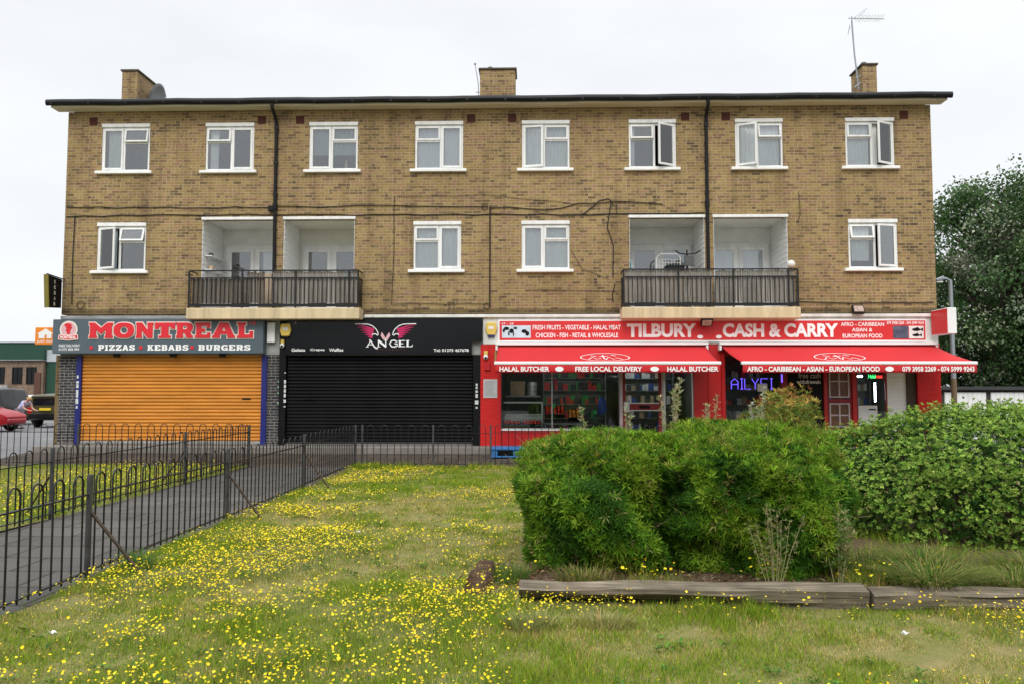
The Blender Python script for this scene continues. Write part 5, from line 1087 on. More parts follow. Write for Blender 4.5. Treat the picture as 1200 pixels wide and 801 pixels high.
def chunk(x0, x1, y0, y1, z1, label, seed):
    mb = MB(); P = []; n = 14
    for i in range(n+1):
        row = []
        for j in range(n+1):
            u_, v_ = i/n*2-1, j/n*2-1; r_ = max(abs(u_), abs(v_)); h = z1*(1-max(0, r_-.55)/.45*1.05)+.034*float(wav(u_*5, v_*5, 0, seed, 1.2))
            row.append(((x0+x1)/2+(x1-x0)/2*u_*(1+.10*float(wav(v_*3, 0, 0, seed+1, 1.3))), (y0+y1)/2+(y1-y0)/2*v_*(1+.06*float(wav(u_*3, 1, 0, seed+2, 1.3))), max(-.03, h)))
        P.append(row)
    mb.grid(P); tag(mb.build('rotten_log', rot_m, fix=False, smooth=True), label, 'log', 'broken rotten timber chunks')
chunk(-.60, -.33, -14.05, -13.72, .145, 'nearer reddish chunk of rotten timber in the grass left of the long sleeper', 3)
chunk(-.56, -.32, -13.70, -13.25, .125, 'farther reddish chunk of rotten timber in the grass left of the long sleeper', 6)

# ------------------------------------------------------------------ vegetation helpers
leaf_a = leaf_mat('narrow_leaf', .2, .6, .12); leaf_b = leaf_mat('round_leaf', .2, .6, .14); leaf_c = leaf_mat('dry_stem_leaf', .25, .7, .15); leaf_t = leaf_mat('tree_leaf', .22, .65, .12)
twig_m = M('twig', (.085,.06,.035), .9, .3, 20)
def rand_dirs(n): return unit(rng.normal(size=(n, 3)))
def palette(n, cols, wts, jit=.16):
    c = np.array(cols)[rng.choice(len(cols), n, p=np.array(wts)/sum(wts))]; return np.clip(c*(1+rng.normal(0, jit, (n, 1)))*(1+rng.normal(0, jit*.35, (n, 3))), .003, 1)
def shrub_points(n, c, half, p, z0, lump, seed, shell=(.72, 1.0), taper=0.0):
    """points in the outer shell of a lumpy rounded box, and outward directions"""
    out, nr = [], []; got = 0; c = np.array(c); half = np.array(half)
    while got < n:
        q = rng.uniform(-1.12, 1.12, (n*3, 3)); q[:, 2] = np.abs(q[:, 2])*1.0 if False else q[:, 2]
        r = (np.abs(q)**p).sum(1)**(1/p); lm = 1+lump*wav(q[:, 0]*3, q[:, 1]*3, q[:, 2]*3, seed, 1.5)+lump*.5*wav(q[:, 0]*8, q[:, 1]*8, q[:, 2]*8, seed+1, 1.3)
        rr = r/lm; ok = (rr > shell[0]) & (rr < shell[1])
        P = c+q*half*np.stack([1-taper*(1-q[:, 2])*.5, 1-taper*(1-q[:, 2])*.5, np.ones(len(q))], 1); ok &= P[:, 2] > z0
        g = np.sign(q)*np.abs(q)**(p-1)/half; g = unit(g)
        out.append(P[ok]); nr.append(g[ok]); got += ok.sum()
    return np.concatenate(out)[:n], np.concatenate(nr)[:n]
def rosettes(P, N, k, ln, wd, spread, cols, wts, mat, name, parent, jit=.16, updir=.35, per_cluster=True, shape=.45, loc=None, colarr=None):
    n = len(P); ax = unit(N*.8+rand_dirs(n)*.55+np.array([0, 0, updir])); a = unit(np.cross(ax, rand_dirs(n))); b = np.cross(ax, a)
    base = []; D = []; NN = []; col = palette(n, cols, wts, jit) if colarr is None else colarr
    ph = rng.uniform(0, 6.28, n)
    for i in range(k):
        th = ph+6.283*i/k+rng.normal(0, .25, n); sp_ = spread*(1+rng.normal(0, .22, n)); d = ax*np.cos(sp_)[:, None]+(a*np.cos(th)[:, None]+b*np.sin(th)[:, None])*np.sin(sp_)[:, None]
        base.append(P+d*ln*.06); D.append(d); NN.append(ax+rand_dirs(n)*.3)
    base = np.concatenate(base); D = np.concatenate(D); NN = np.concatenate(NN); C_ = np.clip(np.tile(col, (k, 1))*(1+rng.normal(0, .12, (n*k, 1))), .002, 1)
    L_ = ln*rng.uniform(.65, 1.25, n*k); return leaves(name, base, D, NN, L_, L_*wd/ln, C_, mat, parent, shape=shape, loc=loc)
def stems(name, base, n, height, spread, r, mat, parent, seed=0, bend=.2):
    rs = random.Random(seed); mb = MB()
    for i in range(n):
        a = rs.uniform(0, 6.28); x = base[0]+rs.uniform(-1, 1)*spread[0]*.35; y = base[1]+rs.uniform(-1, 1)*spread[1]*.35; h = height*rs.uniform(.6, 1)
        tx = base[0]+(x-base[0])*2.4+rs.uniform(-.1, .1); ty = base[1]+(y-base[1])*2.4+rs.uniform(-.1, .1)
        mb.path([(x, y, base[2]-.03), (x+(tx-x)*.35, y+(ty-y)*.35, base[2]+h*.45), (tx, ty, base[2]+h)], [r, r*.75, r*.35], 5)
    return mb.build(name, mat, parent, smooth=True)

# hedge of narrow leaves --------------------------------------------
h1 = thing('leafy_hedge', 'clipped mid green hedge of narrow pointed leaves, left of the pale rounded bush', 'hedge', (1.4, -12.4, .05))
HC = [((.62, -12.45, .50), (.76, 1.28, .70), .42), ((2.05, -12.45, .53), (.98, 1.45, .76), .58)]
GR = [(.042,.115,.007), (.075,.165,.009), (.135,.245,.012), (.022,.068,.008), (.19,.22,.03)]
def two(n, z0, shell, seed=21):
    q = [shrub_points(int(n*f), c_, h_, 3.0, z0, .095, seed+i*7, shell, taper=.13) for i, (c_, h_, f) in enumerate(HC)]
    P = np.concatenate([a for a, _ in q]); N = np.concatenate([b for _, b in q]); return P, N
P, N = two(19500, .06, (.93, 1.02)); hollow = wav(P[:, 0]*5, P[:, 1]*5, P[:, 2]*5, 95, 1.6); k = (hollow > -.95) | (rng.random(len(P)) < .3); P, N = P[k], N[k]
tone = .5+.45*wav(P[:, 0]*4, P[:, 1]*4, P[:, 2]*4, 96, 1.7)+rng.normal(0, .30, len(P)); cA = np.array([(.028,.085,.008), (.052,.145,.009), (.092,.205,.012), (.165,.30,.016), (.23,.32,.03)]); fi = np.clip(tone, 0, .999)*4; ii = fi.astype(int); ff = (fi-ii)[:, None]
rosettes(P, N, 7, .064, .0105, 1.02, None, None, leaf_a, 'foliage', h1, colarr=cA[ii]*(1-ff)+cA[ii+1]*ff)
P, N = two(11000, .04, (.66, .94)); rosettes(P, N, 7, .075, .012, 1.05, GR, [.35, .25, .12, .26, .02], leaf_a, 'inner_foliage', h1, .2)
stems('stems', (1.36, -12.45, .05), 60, 1.1, (1.4, 1.3), .012, twig_m, h1, 3)
P, N = two(500, .1, (.93, 1.03)); rosettes(P, N, 5, .07, .010, .9, [(.30,.22,.10), (.26,.16,.08), (.36,.30,.13)], [1, 1, 1], leaf_c, 'dry_leaves', h1, .2)
P, N = two(4200, .6, (.99, 1.09)); k = P[:, 2] > .98; P = P[k]; N = np.tile([0, 0, 1.], (len(P), 1)); rosettes(P, N, 8, .07, .0105, .8, GR, [.05, .2, .5, 0, .25], leaf_a, 'new_shoots', h1, .2)
# a few bare twigs and stray shoots poking out of the front
mb = MB(); P, N = two(90, .2, (.85, 1.0), 21)
for p, n_ in zip(P, N): q = p+n_*.18*random.uniform(.4, 1.3)+np.array([random.uniform(-.08, .08), 0, random.uniform(0, .14)]); mb.path([tuple(p-n_*.15), tuple(p), tuple(q)], [.005, .004, .002], 4)
mb.build('twigs', M('pale_twig', (.20,.15,.09), .9, .3, 20), h1)['kind'] = 'stuff'
# low narrow-leaved skirt at the hedge foot right
# rounded pale bush --------------------------------------------------
h2 = thing('leafy_bush', 'large rounded bush with small pale green leaf rosettes, at the right edge', 'bush', (5.1, -10.9, .05))
c2, hf2 = (5.55, -10.9, .55), (2.10, 1.75, .99)
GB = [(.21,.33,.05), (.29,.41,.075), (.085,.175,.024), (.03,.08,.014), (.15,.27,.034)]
P, N = shrub_points(19500, c2, hf2, 2.25, .06, .075, 33, (.94, 1.035)); hollow = wav(P[:, 0]*5, P[:, 1]*5, P[:, 2]*5, 97, 1.5)+.6*wav(P[:, 0]*14, P[:, 1]*14, P[:, 2]*14, 98, 1.3); k = (hollow > -.55) | (rng.random(len(P)) < .15); P, N = P[k], N[k]; rosettes(P, N, 6, .033, .015, .95, GB, [.30, .26, .14, .08, .22], leaf_b, 'foliage', h2, .16, .5, shape=.55)
P, N = shrub_points(9000, c2, hf2, 2.25, .05, .075, 33, (.74, .95)); rosettes(P, N, 6, .052, .026, 1.05, GB, [.03, .0, .30, .62, .05], leaf_b, 'inner_foliage', h2, .18, .3, shape=.55)  # inner leaves coloured darker, painting shade into the gaps
stems('stems', (5.25, -10.9, .05), 60, 1.3, (1.8, 1.6), .014, twig_m, h2, 5)
P, N = shrub_points(1100, c2, hf2, 2.25, .7, .075, 33, (1.0, 1.085)); rosettes(P, np.tile([0, 0, 1.], (len(P), 1)), 7, .038, .016, .7, GB, [.4, .4, .05, 0, .15], leaf_b, 'new_shoots', h2, .15, .6, shape=.55)
# red-tipped shrub ---------------------------------------------------
h3 = thing('red_tipped_shrub', 'feathery yellow green shrub with red tips rising between hedge and bush', 'shrub', (3.25, -9.6, .05))
P, N = shrub_points(1500, (3.46, -9.6, 1.02), (.58, .5, .70), 2.0, .1, .12, 41, (.35, 1.06))
colr = np.where((P[:, 2] > 1.5)[:, None] & (rng.random((len(P), 1)) < .5), palette(len(P), [(.34,.15,.05), (.30,.09,.05), (.36,.26,.06)], [.7, .4, 1.4]), palette(len(P), [(.20,.21,.035), (.14,.19,.03), (.27,.22,.045), (.09,.15,.025)], [1, 1, .8, .6]))
rosettes(P, N, 7, .085, .016, .85, None, None, leaf_a, 'foliage', h3, updir=.5, colarr=colr); stems('stems', (3.3, -9.6, .05), 16, 1.55, (.35, .3), .009, twig_m, h3, 9)
# pale flowering spike weeds standing above the hedge
def spike_weed(x, y, z0, h, n, label, cols, width=.10, nst=3, group='tall pale weeds', lf=.05, sr_=.007):
    t = thing('tall_weed', label, 'weed', (x, y, z0), group); mb = MB(); rs = random.Random(int(x*50)); pts = []
    for k in range(nst):
        dx, dy = rs.uniform(-1, 1)*width, rs.uniform(-1, 1)*width; hh = h*rs.uniform(.7, 1) if k else h
        st_ = [(x+dx*.2, y+dy*.2, z0), (x+dx*.6, y+dy*.6, z0+hh*.5), (x+dx+rs.uniform(-.03, .03), y+dy, z0+hh)]; mb.path(st_, [sr_, sr_*.75, sr_*.4], 5)
        for f in np.linspace(.25, 1, n): pts.append((st_[0][0]+(st_[2][0]-st_[0][0])*f+rs.uniform(-.03, .03), st_[0][1]+(st_[2][1]-st_[0][1])*f+rs.uniform(-.03, .03), z0+hh*f))
    mb.build('stem', M('weed_stem', (.30,.28,.13), .8, .2, 9), t); P = np.array(pts); rosettes(P, np.tile([0, 0, 1.], (len(P), 1)), 5, lf, lf*.26, .8, cols, [1]*len(cols), leaf_c, 'leaves', t, .18)
    return t
WC = [(.34,.35,.17), (.24,.28,.12), (.40,.38,.24), (.30,.22,.13)]
spike_weed(1.72, -10.7, .9, .95, 34, 'tallest pale weed spike standing above the hedge in front of the glazed door', WC, .14, 4)
spike_weed(2.20, -10.7, .9, .74, 22, 'pale weed spike above the hedge in front of the red pilasters', WC, .10, 3)
spike_weed(1.18, -10.9, .9, .62, 14, 'short thin weed above the hedge in front of the door frame', WC, .10, 2)
spike_weed(.64, -11.2, .9, .60, 14, 'thin weed above the hedge in front of the crate of oranges', WC, .05, 2)
spike_weed(2.95, -10.2, .8, .95, 30, 'pale grey weed spike left of the red tipped shrub', [(.36,.38,.28), (.28,.31,.19), (.42,.42,.33)], .10, 3)
spike_weed(1.98, -14.03, .08, .72, 26, 'dry straggling weed in front of the hedge above the long sleeper', [(.24,.27,.10), (.30,.28,.14), (.13,.21,.06), (.28,.24,.12)], .26, 9, lf=.028, sr_=.004)
spike_weed(2.52, -13.98, .08, .66, 30, 'green feathery weed in front of the right end of the hedge', [(.10,.17,.04), (.16,.22,.06), (.30,.27,.13)], .15, 6, lf=.05, sr_=.004)
# grass tussocks
def tussock(x, y, z, n, ln, spread, label, cols, wts, droop=.55, seed=0):
    t = thing('grass_tuft', label, 'grass tuft', (x, y, z), 'long grass tufts'); r0 = rng
    a = r0.uniform(0, 6.283, n); rad = np.sqrt(r0.random(n))*spread; bx_ = np.stack([x+np.cos(a)*rad, y+np.sin(a)*rad*.8, np.full(n, z)], 1)
    out = np.stack([np.cos(a), np.sin(a), np.zeros(n)], 1)*(.25+.75*(rad/spread))[:, None]+r0.normal(0, .22, (n, 3))*np.array([1, 1, .0]); L_ = ln*r0.uniform(.5, 1.15, n)[:, None]; wd = (.0045*r0.uniform(.6, 1.3, n))[:, None]
    side = unit(np.cross(out+1e-6, [0, 0, 1.])); c_ = palette(n, cols, wts, .18); rows = []
    for f in (0, .4, .75, 1.0):
        ctr = bx_+np.array([0, 0, 1.])*L_*(f-droop*.55*f*f)+out*L_*droop*f**1.7*.9; ww = wd*(1-f)**.6
        rows += [ctr-side*ww, ctr+side*ww]
    V = np.stack(rows, 1).reshape(-1, 3); i = np.arange(n)[:, None]*8
    F = np.concatenate([i+np.array([[2*k, 2*k+1, 2*k+3, 2*k+2]]) for k in range(3)], 0); raw_mesh('blades', V, F, leaf_g, np.repeat(c_, 8, 0), t)
leaf_g = leaf_mat('grass_blade', .30, .7, .08)
GC = [(.09,.15,.022), (.17,.19,.045), (.30,.24,.09), (.05,.10,.016)]
tussock(3.25, -14.0, .09, 1100, .36, .30, 'big arching grass tuft behind the right sleeper, nearest its joint', GC, [.4, .35, .2, .2], 1.0)
tussock(4.0, -13.98, .09, 900, .30, .34, 'arching grass tuft behind the right sleeper at the right edge', GC, [.4, .35, .2, .2], 1.0)
tussock(3.55, -13.25, .09, 900, .30, .40, 'grass tuft under the rounded bush, behind the big arching one', GC, [.4, .35, .2, .2], .9)
tussock(2.95, -13.4, .09, 600, .24, .32, 'grass tuft in the gap between hedge and rounded bush', GC, [.5, .3, .15, .2])
tussock(4.5, -13.4, .09, 800, .28, .38, 'grass tuft at the foot of the rounded bush, farthest right', GC, [.4, .35, .2, .2], .9)
tussock(.42, -13.90, .09, 420, .20, .24, 'pale grass tuft behind the left half of the long sleeper', GC, [.3, .3, .4, .1], .7)
tussock(-.03, -14.95, .01, 420, .17, .17, 'pale tuft of long grass in the lawn before the left end of the sleeper', [(.25,.26,.09), (.33,.31,.13), (.16,.2,.06)], [1, 1, .6], .6)
tussock(.52, -14.85, .01, 380, .12, .20, 'low yellowish tuft of grass in the lawn before the long sleeper', [(.28,.26,.08), (.33,.29,.12), (.16,.2,.06)], [1, 1, .6], .7)
tussock(-3.75, -13.15, .01, 220, .26, .16, 'leafy green tuft at the foot of the first fence post', [(.08,.16,.04), (.11,.2,.05)], [1, 1], .5)
tussock(-.2, -13.55, .01, 420, .20, .22, 'green tuft between the rotten timber and the long sleeper', [(.08,.16,.03), (.12,.2,.04), (.2,.22,.07)], [1, 1, .4], .4)

# ------------------------------------------------------------------ lawn: blades and wild flowers
def dry(x, y):   # 0 green .. 1 straw: worn patches
    d = .22+.28*wav(x, y, 0, 51, 1.1)+.26*wav(x, y, 0, 52, 3.2)+.26*wav(x, y, 0, 53, 9.)+.20*wav(x, y, 0, 54, 22.)
    for (cx, cy, rx, ry, a) in ((-1.0, -10.0, 1.6, 2.2, .30), (1.1, -15.2, .8, .35, .45), (2.4, -15.3, .7, .3, .5), (-1.7, -13.2, .6, .4, .3), (-2.6, -14.3, .7, .35, .3), (.1, -13.1, .5, .7, .5), (-.6, -6.5, 2.2, 2, .2)):
        d = d+a*np.exp(-((x-cx)/rx)**2-((y-cy)/ry)**2)
    d = d-.5*np.exp(-((y+3.0)/.45)**2)
    return np.clip(d, 0, 1)
def blades(name, x0, x1, y0, y1, dens, ln, wd, label, cat, mask=None):
    n = int((x1-x0)*(y1-y0)*dens); x = rng.uniform(x0, x1, n); y = rng.uniform(y0, y1, n)
    if mask is not None: k = mask(x, y); x, y = x[k], y[k]
    k = rng.random(len(x)) > .25*np.clip((dry(x, y)-.62)/.3, 0, 1); x, y = x[k], y[k]
    n = len(x); dr = dry(x, y); hv = 1+.40*wav(x, y, 0, 61, 4.5)+.25*wav(x, y, 0, 62, 13.); h = ln*np.clip(hv, .35, 1.9)*rng.uniform(.45, 1.3, n)*(1.08-.58*dr)
    a = rng.uniform(0, 6.283, n); lean = rng.uniform(.15, .95, n); d = np.stack([np.cos(a)*lean, np.sin(a)*lean, np.ones(n)], 1); d = unit(d)
    s_ = np.stack([-np.sin(a), np.cos(a), np.zeros(n)], 1); ww = wd*rng.uniform(.6, 1.4, n)[:, None]
    b = np.stack([x, y, .012+.012*wav(x, y, 0, 5, 1.6)-.004], 1); V = np.stack([b-s_*ww*.5, b+s_*ww*.5, b+d*h[:, None]+np.stack([np.cos(a), np.sin(a), np.full(n, -.4)], 1)*(h*.18)[:, None]], 1).reshape(-1, 3)
    straw = rng.random(n) < (dr*.80); c_ = np.where(straw[:, None], palette(n, [(.46,.36,.13), (.40,.31,.10), (.54,.43,.20), (.28,.19,.07)], [1, 1, .6, .5], .25), palette(n, [(.155,.25,.014), (.22,.29,.022), (.09,.185,.012), (.30,.31,.04)], [1, .9, .7, .6], .25))
    o = raw_mesh(name, V, np.arange(n*3).reshape(-1, 3), leaf_g, np.repeat(c_, 3, 0)); o['kind'] = 'stuff'; return tag(o, label, cat)
inb = lambda x, y: ~((x > -.15) & (x < 7.5) & (y > -14.36) & (y < -10.3))
blades('lawn_grass', -4.0, 4.8, -16.6, -13.2, 8000, .052, .0046, 'short mown lawn grass with straw coloured patches', 'grass', inb)
blades('lawn_grass', -4.0, 2.6, -13.2, -9.0, 4400, .055, .0058, 'lawn grass in the middle distance', 'grass', inb)
blades('lawn_grass', -4.0, 4.5, -9.0, -2.66, 2500, .060, .0078, 'lawn grass near the shops', 'grass')
blades('lawn_grass', -4.0, 3.5, -3.2, -2.64, 1400, .13, .008, 'longer grass along the back fence', 'grass')
blades('verge_grass', -11.5, -6.42, -14, -2.7, 1500, .075, .007, 'grass of the small verge behind the footpath', 'grass')
blades('lawn_grass', -3.98, -3.8, -16.6, -2.8, 1500, .10, .006, 'longer grass along the foot of the footpath fence', 'grass')
blades('bed_grass', -.05, 4.8, -14.12, -13.2, 3600, .11, .006, 'sparse dry grass on the planting bed', 'grass')
blades('lawn_grass', -.12, 5.2, -14.64, -14.36, 2600, .095, .005, 'longer grass along the front of the sleepers', 'grass')
blades('bed_grass', -.05, 3.0, -14.12, -13.85, 3200, .16, .006, 'longer grass just behind the sleepers', 'grass')
blades('bed_grass', 2.6, 5.6, -14.15, -11.0, 2300, .17, .007, 'grass under the rounded bush', 'grass')

def flowers(name, x, y, zb, rad, hmin, hmax, label):
    n = len(x); h = rng.uniform(hmin, hmax, n); r_ = rad*np.clip(np.exp(rng.normal(-.05, .30, n)), .45, 1.55); base = np.stack([x, y, np.full(n, zb)], 1)
    lean = rng.normal(0, .18, (n, 2)); top = base+np.stack([lean[:, 0]*h, lean[:, 1]*h, h], 1)
    ax = unit(np.stack([rng.normal(0, .45, n), rng.normal(0, .45, n)-.15, np.ones(n)], 1)); u_ = unit(np.cross(ax, rand_dirs(n))); v_ = np.cross(ax, u_); ring = []
    for k in range(8):
        a = 6.283*k/8; rr = r_*(1.0 if k % 2 == 0 else .72); ring.append(top+(u_*math.cos(a)+v_*math.sin(a))*rr[:, None]+ax*(r_*.25)[:, None])
    V = np.stack([top-ax*(r_*.15)[:, None]]+ring, 1).reshape(-1, 3); i = np.arange(n)[:, None]*9
    F = np.concatenate([i+np.array([[0, 1+k, 1+(k+1) % 8]]) for k in range(8)], 0)
    c_ = palette(n, [(.78,.62,.015), (.72,.52,.01), (.82,.70,.04)], [1, .6, .5], .08); ca = np.repeat(c_, 9, 0)
    # stems
    s_ = np.stack([rng.normal(size=n), rng.normal(size=n)*.3, np.zeros(n)], 1); s_ = unit(s_)*.0018; V2 = np.stack([base-s_, base+s_, top], 1).reshape(-1, 3)
    Vall = np.concatenate([V, V2]); Fall = np.concatenate([F, np.arange(n*3).reshape(-1, 3)+len(V)]); cc_ = np.concatenate([ca, np.repeat(palette(n, [(.12,.18,.04)], [1]), 3, 0)])
    o = raw_mesh(name, Vall, Fall, leaf_f, cc_); o['kind'] = 'stuff'; return tag(o, label, 'flowers')
leaf_f = leaf_mat('petal', .15, .6, .2)
def fdens(x, y):
    d = .20+0*x
    for (cx, cy, rx, ry, a) in ((-3.0, -14.6, 1.5, 1.6, .85), (-1.6, -14.0, 1.0, .7, .95), (-.75, -14.0, .55, .5, 1.0), (-2.2, -12.0, 1.3, 1.6, .8), (-.9, -11.8, .7, 1.6, .75), (-3.2, -10.0, .7, 2.4, .8), (-.2, -10.5, .5, 1.2, .5), (-3.0, -5.5, .9, 2.5, .7), (-1.5, -15.4, 1.2, .5, .7), (-3.0, -15.6, 1.2, .7, .8), (.7, -14.55, .7, .16, .6), (1.9, -14.62, .8, .16, .55), (2.8, -14.75, .7, .25, .6), (3.4, -14.95, .5, .4, .5), (-1.2, -8.5, 1.5, 1, .3)):
        d = d+a*np.exp(-((x-cx)/rx)**2-((y-cy)/ry)**2)
    for (cx, cy, rx, ry, a) in ((1.2, -15.6, 1.6, .6, .5), (-1.0, -10.2, .7, 1.2, .7), (-.6, -5.5, 2.2, 2, .3)): d = d-a*np.exp(-((x-cx)/rx)**2-((y-cy)/ry)**2)
    return np.clip(d*np.clip(.35+.85*wav(x, y, 0, 71, 2.2)+.55*wav(x, y, 0, 72, 6.0), .06, 2.2), 0, 1.4)
n = 235000; x = rng.uniform(-3.95, 4.2, n); y = -16.4+13.5*rng.random(n)**1.15; k = (rng.random(n) < .30*fdens(x, y)) & inb(x, y); x, y = x[k], y[k]; x = x+rng.normal(0, .02, len(x)); gi = rng.integers(0, len(x), len(x)); sel = rng.random(len(x)) < .8; x = np.where(sel, x[gi]+rng.normal(0, .035, len(x)), x); y = np.where(sel, y[gi]+rng.normal(0, .035, len(x)), y); k = inb(x, y); x, y = x[k], y[k]
near = y < -11.5
flowers('wild_flowers', x[near], y[near], .01, .0086, .05, .17, 'small yellow wild flowers scattered over the near lawn'); flowers('wild_flowers', x[~near], y[~near], .01, .0100, .05, .13, 'small yellow wild flowers scattered over the far lawn')
n = 3000; x = rng.uniform(-9.5, -6.45, n); y = rng.uniform(-13, -2.8, n); flowers('wild_flowers', x, y, .01, .012, .06, .15, 'yellow wild flowers in the small verge behind the footpath')
fx = np.concatenate([rng.normal(1.0, .16, 22), rng.normal(1.85, .1, 8), rng.normal(2.78, .14, 16), rng.uniform(0, 4, 14)]); fy = np.full(len(fx), -13.93)+rng.normal(0, .06, len(fx)); flowers('wild_flowers', fx, fy, .08, .013, .08, .22, 'yellow wild flowers on the planting bed behind the sleepers')
# low broad-leaved weeds in the turf
n = 900; wx = rng.uniform(-3.95, 4.5, n); wy = -16.4+13*rng.random(n)**1.3; k = inb(wx, wy) & (wav(wx, wy, 0, 91, 2.0) > -.1); wx, wy = wx[k], wy[k]; m_ = 7
px = np.repeat(wx, m_); py = np.repeat(wy, m_); a = rng.uniform(0, 6.283, len(px)); b = np.stack([px, py, np.full(len(px), .03)], 1)+rng.normal(0, .02, (len(px), 3))*np.array([1, 1, .3]); d = np.stack([np.cos(a), np.sin(a), rng.uniform(.1, .8, len(px))], 1)
o = leaves('broad_weeds', b, d, np.tile([0, 0, 1.], (len(px), 1)), rng.uniform(.03, .075, len(px)), rng.uniform(.012, .026, len(px)), palette(len(px), [(.07,.16,.018), (.10,.20,.025), (.05,.12,.02), (.20,.20,.05)], [1, 1, .7, .3], .2), leaf_a); o['kind'] = 'stuff'; tag(o, 'low broad leaved weeds growing through the lawn', 'weeds')
# fallen leaves and soil litter on the bed
n = 700; x = np.concatenate([rng.uniform(-.1, 3.2, n), rng.normal(.0, .3, 500)]); y = np.concatenate([rng.uniform(-14.05, -13.5, n), rng.normal(-13.3, .35, 500)]); n = len(x); b = np.stack([x, y, np.where(x < -.0, .03, .105)+rng.uniform(0, .03, n)], 1)
d = rand_dirs(n)*np.array([1, 1, .3]); o = leaves('leaf_litter', b, d, np.tile([0, 0, 1.], (n, 1))+rand_dirs(n)*.5, rng.uniform(.03, .07, n), rng.uniform(.012, .03, n), palette(n, [(.16,.08,.045), (.25,.15,.08), (.32,.25,.14), (.10,.05,.03)], [1, 1, .8, .6]), leaf_c); o['kind'] = 'stuff'; tag(o, 'brown fallen leaves and dry litter under the hedge', 'leaf litter')
for i, (px, py, lab) in enumerate(((-2.1, -11.2, 'small white paper scrap in the lawn towards the footpath fence'), (-3.35, -15.2, 'crumpled white scrap among the yellow flowers at the lower left'), (2.55, -15.05, 'white paper scrap in the grass before the right sleeper'))):
    mb = MB(); mb.grid([[(px+.045*i_/3+.008*math.sin(j*2+i), py+.03*j/3, .04+.012*math.sin(i_*2.1+j*1.3+i)) for j in range(4)] for i_ in range(4)]); o = mb.build('paper_scrap', paper, fix=False); o.modifiers.new('s', 'SOLIDIFY').thickness = .002; tag(o, lab, 'litter')

# unseen dark mass added behind the viewer to darken reflections in the shop glass
mb = MB(); P = []
for i in range(141):
    x = -70+i; hh = 5.2+1.3*float(wav(x*.35, 0, 0, 81, 1.2))+.6*float(wav(x*1.2, 0, 0, 82, 1.3)); row = []
    for k in range(13):
        a = math.pi*k/12; row.append((x, -57-3.2*math.cos(a)*(1+.1*float(wav(x, k, 0, 83, .9))), max(-.1, hh*math.sin(a)**.55*(1+.06*float(wav(x*1.3, k*1.7, 0, 84, 1))))))
    P.append(row)
mb.grid(P); o = mb.build('reflection_blocker', M('reflection_blocker_green', (.03,.05,.02), .95, .5, 1.5, bump=1.0, bscale=3)); o['kind'] = 'stuff'; tag(o, 'unseen dark green mass added behind the viewer to darken shop glass reflections', 'reflection blocker')
# ------------------------------------------------------------------ trees and things at the right
bark = M('bark', (.075,.06,.045), .95, .3, 8, bump=.5, streak=(3, 3, .6))
def tree(label, x, y, h, rad, zc0, nclump, nleaf, lsize, cols, wts, seed, leanx=0, group='trees beyond the building'):
    rs = random.Random(seed); t = thing('tree', label, 'tree', (x, y, 0), group); mb = MB(); tips = []
    mb.path([(x, y, -.1), (x+.05, y, h*.18), (x+leanx*.5, y+.1, h*.5), (x+leanx, y, h*.85)], [rad*.075, rad*.06, rad*.04, rad*.012], 10)
    for i in range(nclump):
        zf = rs.uniform(zc0, .97); zz = h*zf; fr = math.sin(math.pi*min(1, max(.08, (zf-zc0*.55)/(1.03-zc0*.55))))**.65; a = rs.uniform(0, 6.283); r_ = rad*fr*rs.uniform(.35, 1.0)**.6
        tip = Vector((x+leanx*zf+r_*math.cos(a), y+r_*math.sin(a), zz)); b0 = Vector((x+leanx*zf*.7, y, max(h*.12, zz-r_*.7))); mid = b0.lerp(tip, .55)+Vector((0, 0, -.05*r_))
        if i % 2 == 0: mb.path([b0, mid, tip], [rad*.018, rad*.011, rad*.003], 5)
        tips.append((*tip, rs.uniform(.55, 1.15)*rad*.20))
    mb.build('trunk', bark, t, smooth=True); T = np.array(tips); idx = rng.integers(0, len(T), nleaf)
    P = T[idx, :3]+rand_dirs(nleaf)*(rng.random((nleaf, 1))**.5)*T[idx, 3:4]*np.array([1.15, 1.15, .85]); tone = np.repeat(palette(len(T), cols, wts, .15)[None], 1, 0)[0]
    c_ = np.clip(.55*tone[idx]+.45*palette(nleaf, cols, wts, .2), .004, 1); d = unit(rand_dirs(nleaf)+np.array([0, 0, -.25])); L_ = lsize*rng.uniform(.6, 1.3, nleaf)
    leaves('crown', P, d, rand_dirs(nleaf)+np.array([0, 0, .8]), L_, L_*.62, c_, leaf_t, t, shape=.5)
TC = [(.044,.098,.028), (.072,.138,.046), (.108,.178,.066), (.024,.058,.017), (.38,.42,.31)]
tree('tall dark green tree with silvery leaf patches beside the right end of the building', 21.3, 15, 11.2, 5.3, .10, 350, 76000, .16, TC, [.28, .3, .18, .17, .12], 4)
tree('dark tree rising behind the tall one at the right edge', 27.5, 19, 11.0, 5.5, .06, 260, 70000, .2, TC, [.3, .3, .2, .2, .02], 5)
tree('low dense dark tree filling the gap behind the garages', 17.6, 20, 7.5, 3.4, .02, 200, 45000, .2, TC, [.3, .25, .1, .35, .01], 6)
tree('broad low dark tree behind the garages at the right', 23.5, 13.5, 5.6, 4.2, .02, 240, 50000, .18, TC, [.3, .25, .1, .35, .01], 7)
g_ = thing('garage_block', 'low block of garages with white doors and a flat dark roof at the right', 'garage', (19, 9, -.3))
mb = MB(); mb.box(12.6, 40, 8.06, 13, -.3, 1.78); mb.build('wall', M('dark_brown_wall', (.06,.05,.045), .85, .2, 5), g_)
mb = MB(); mb.box(12.4, 40.2, 7.85, 13.2, 1.783, 1.90); mb.build('roof', roof_felt, g_, bevel=.01)
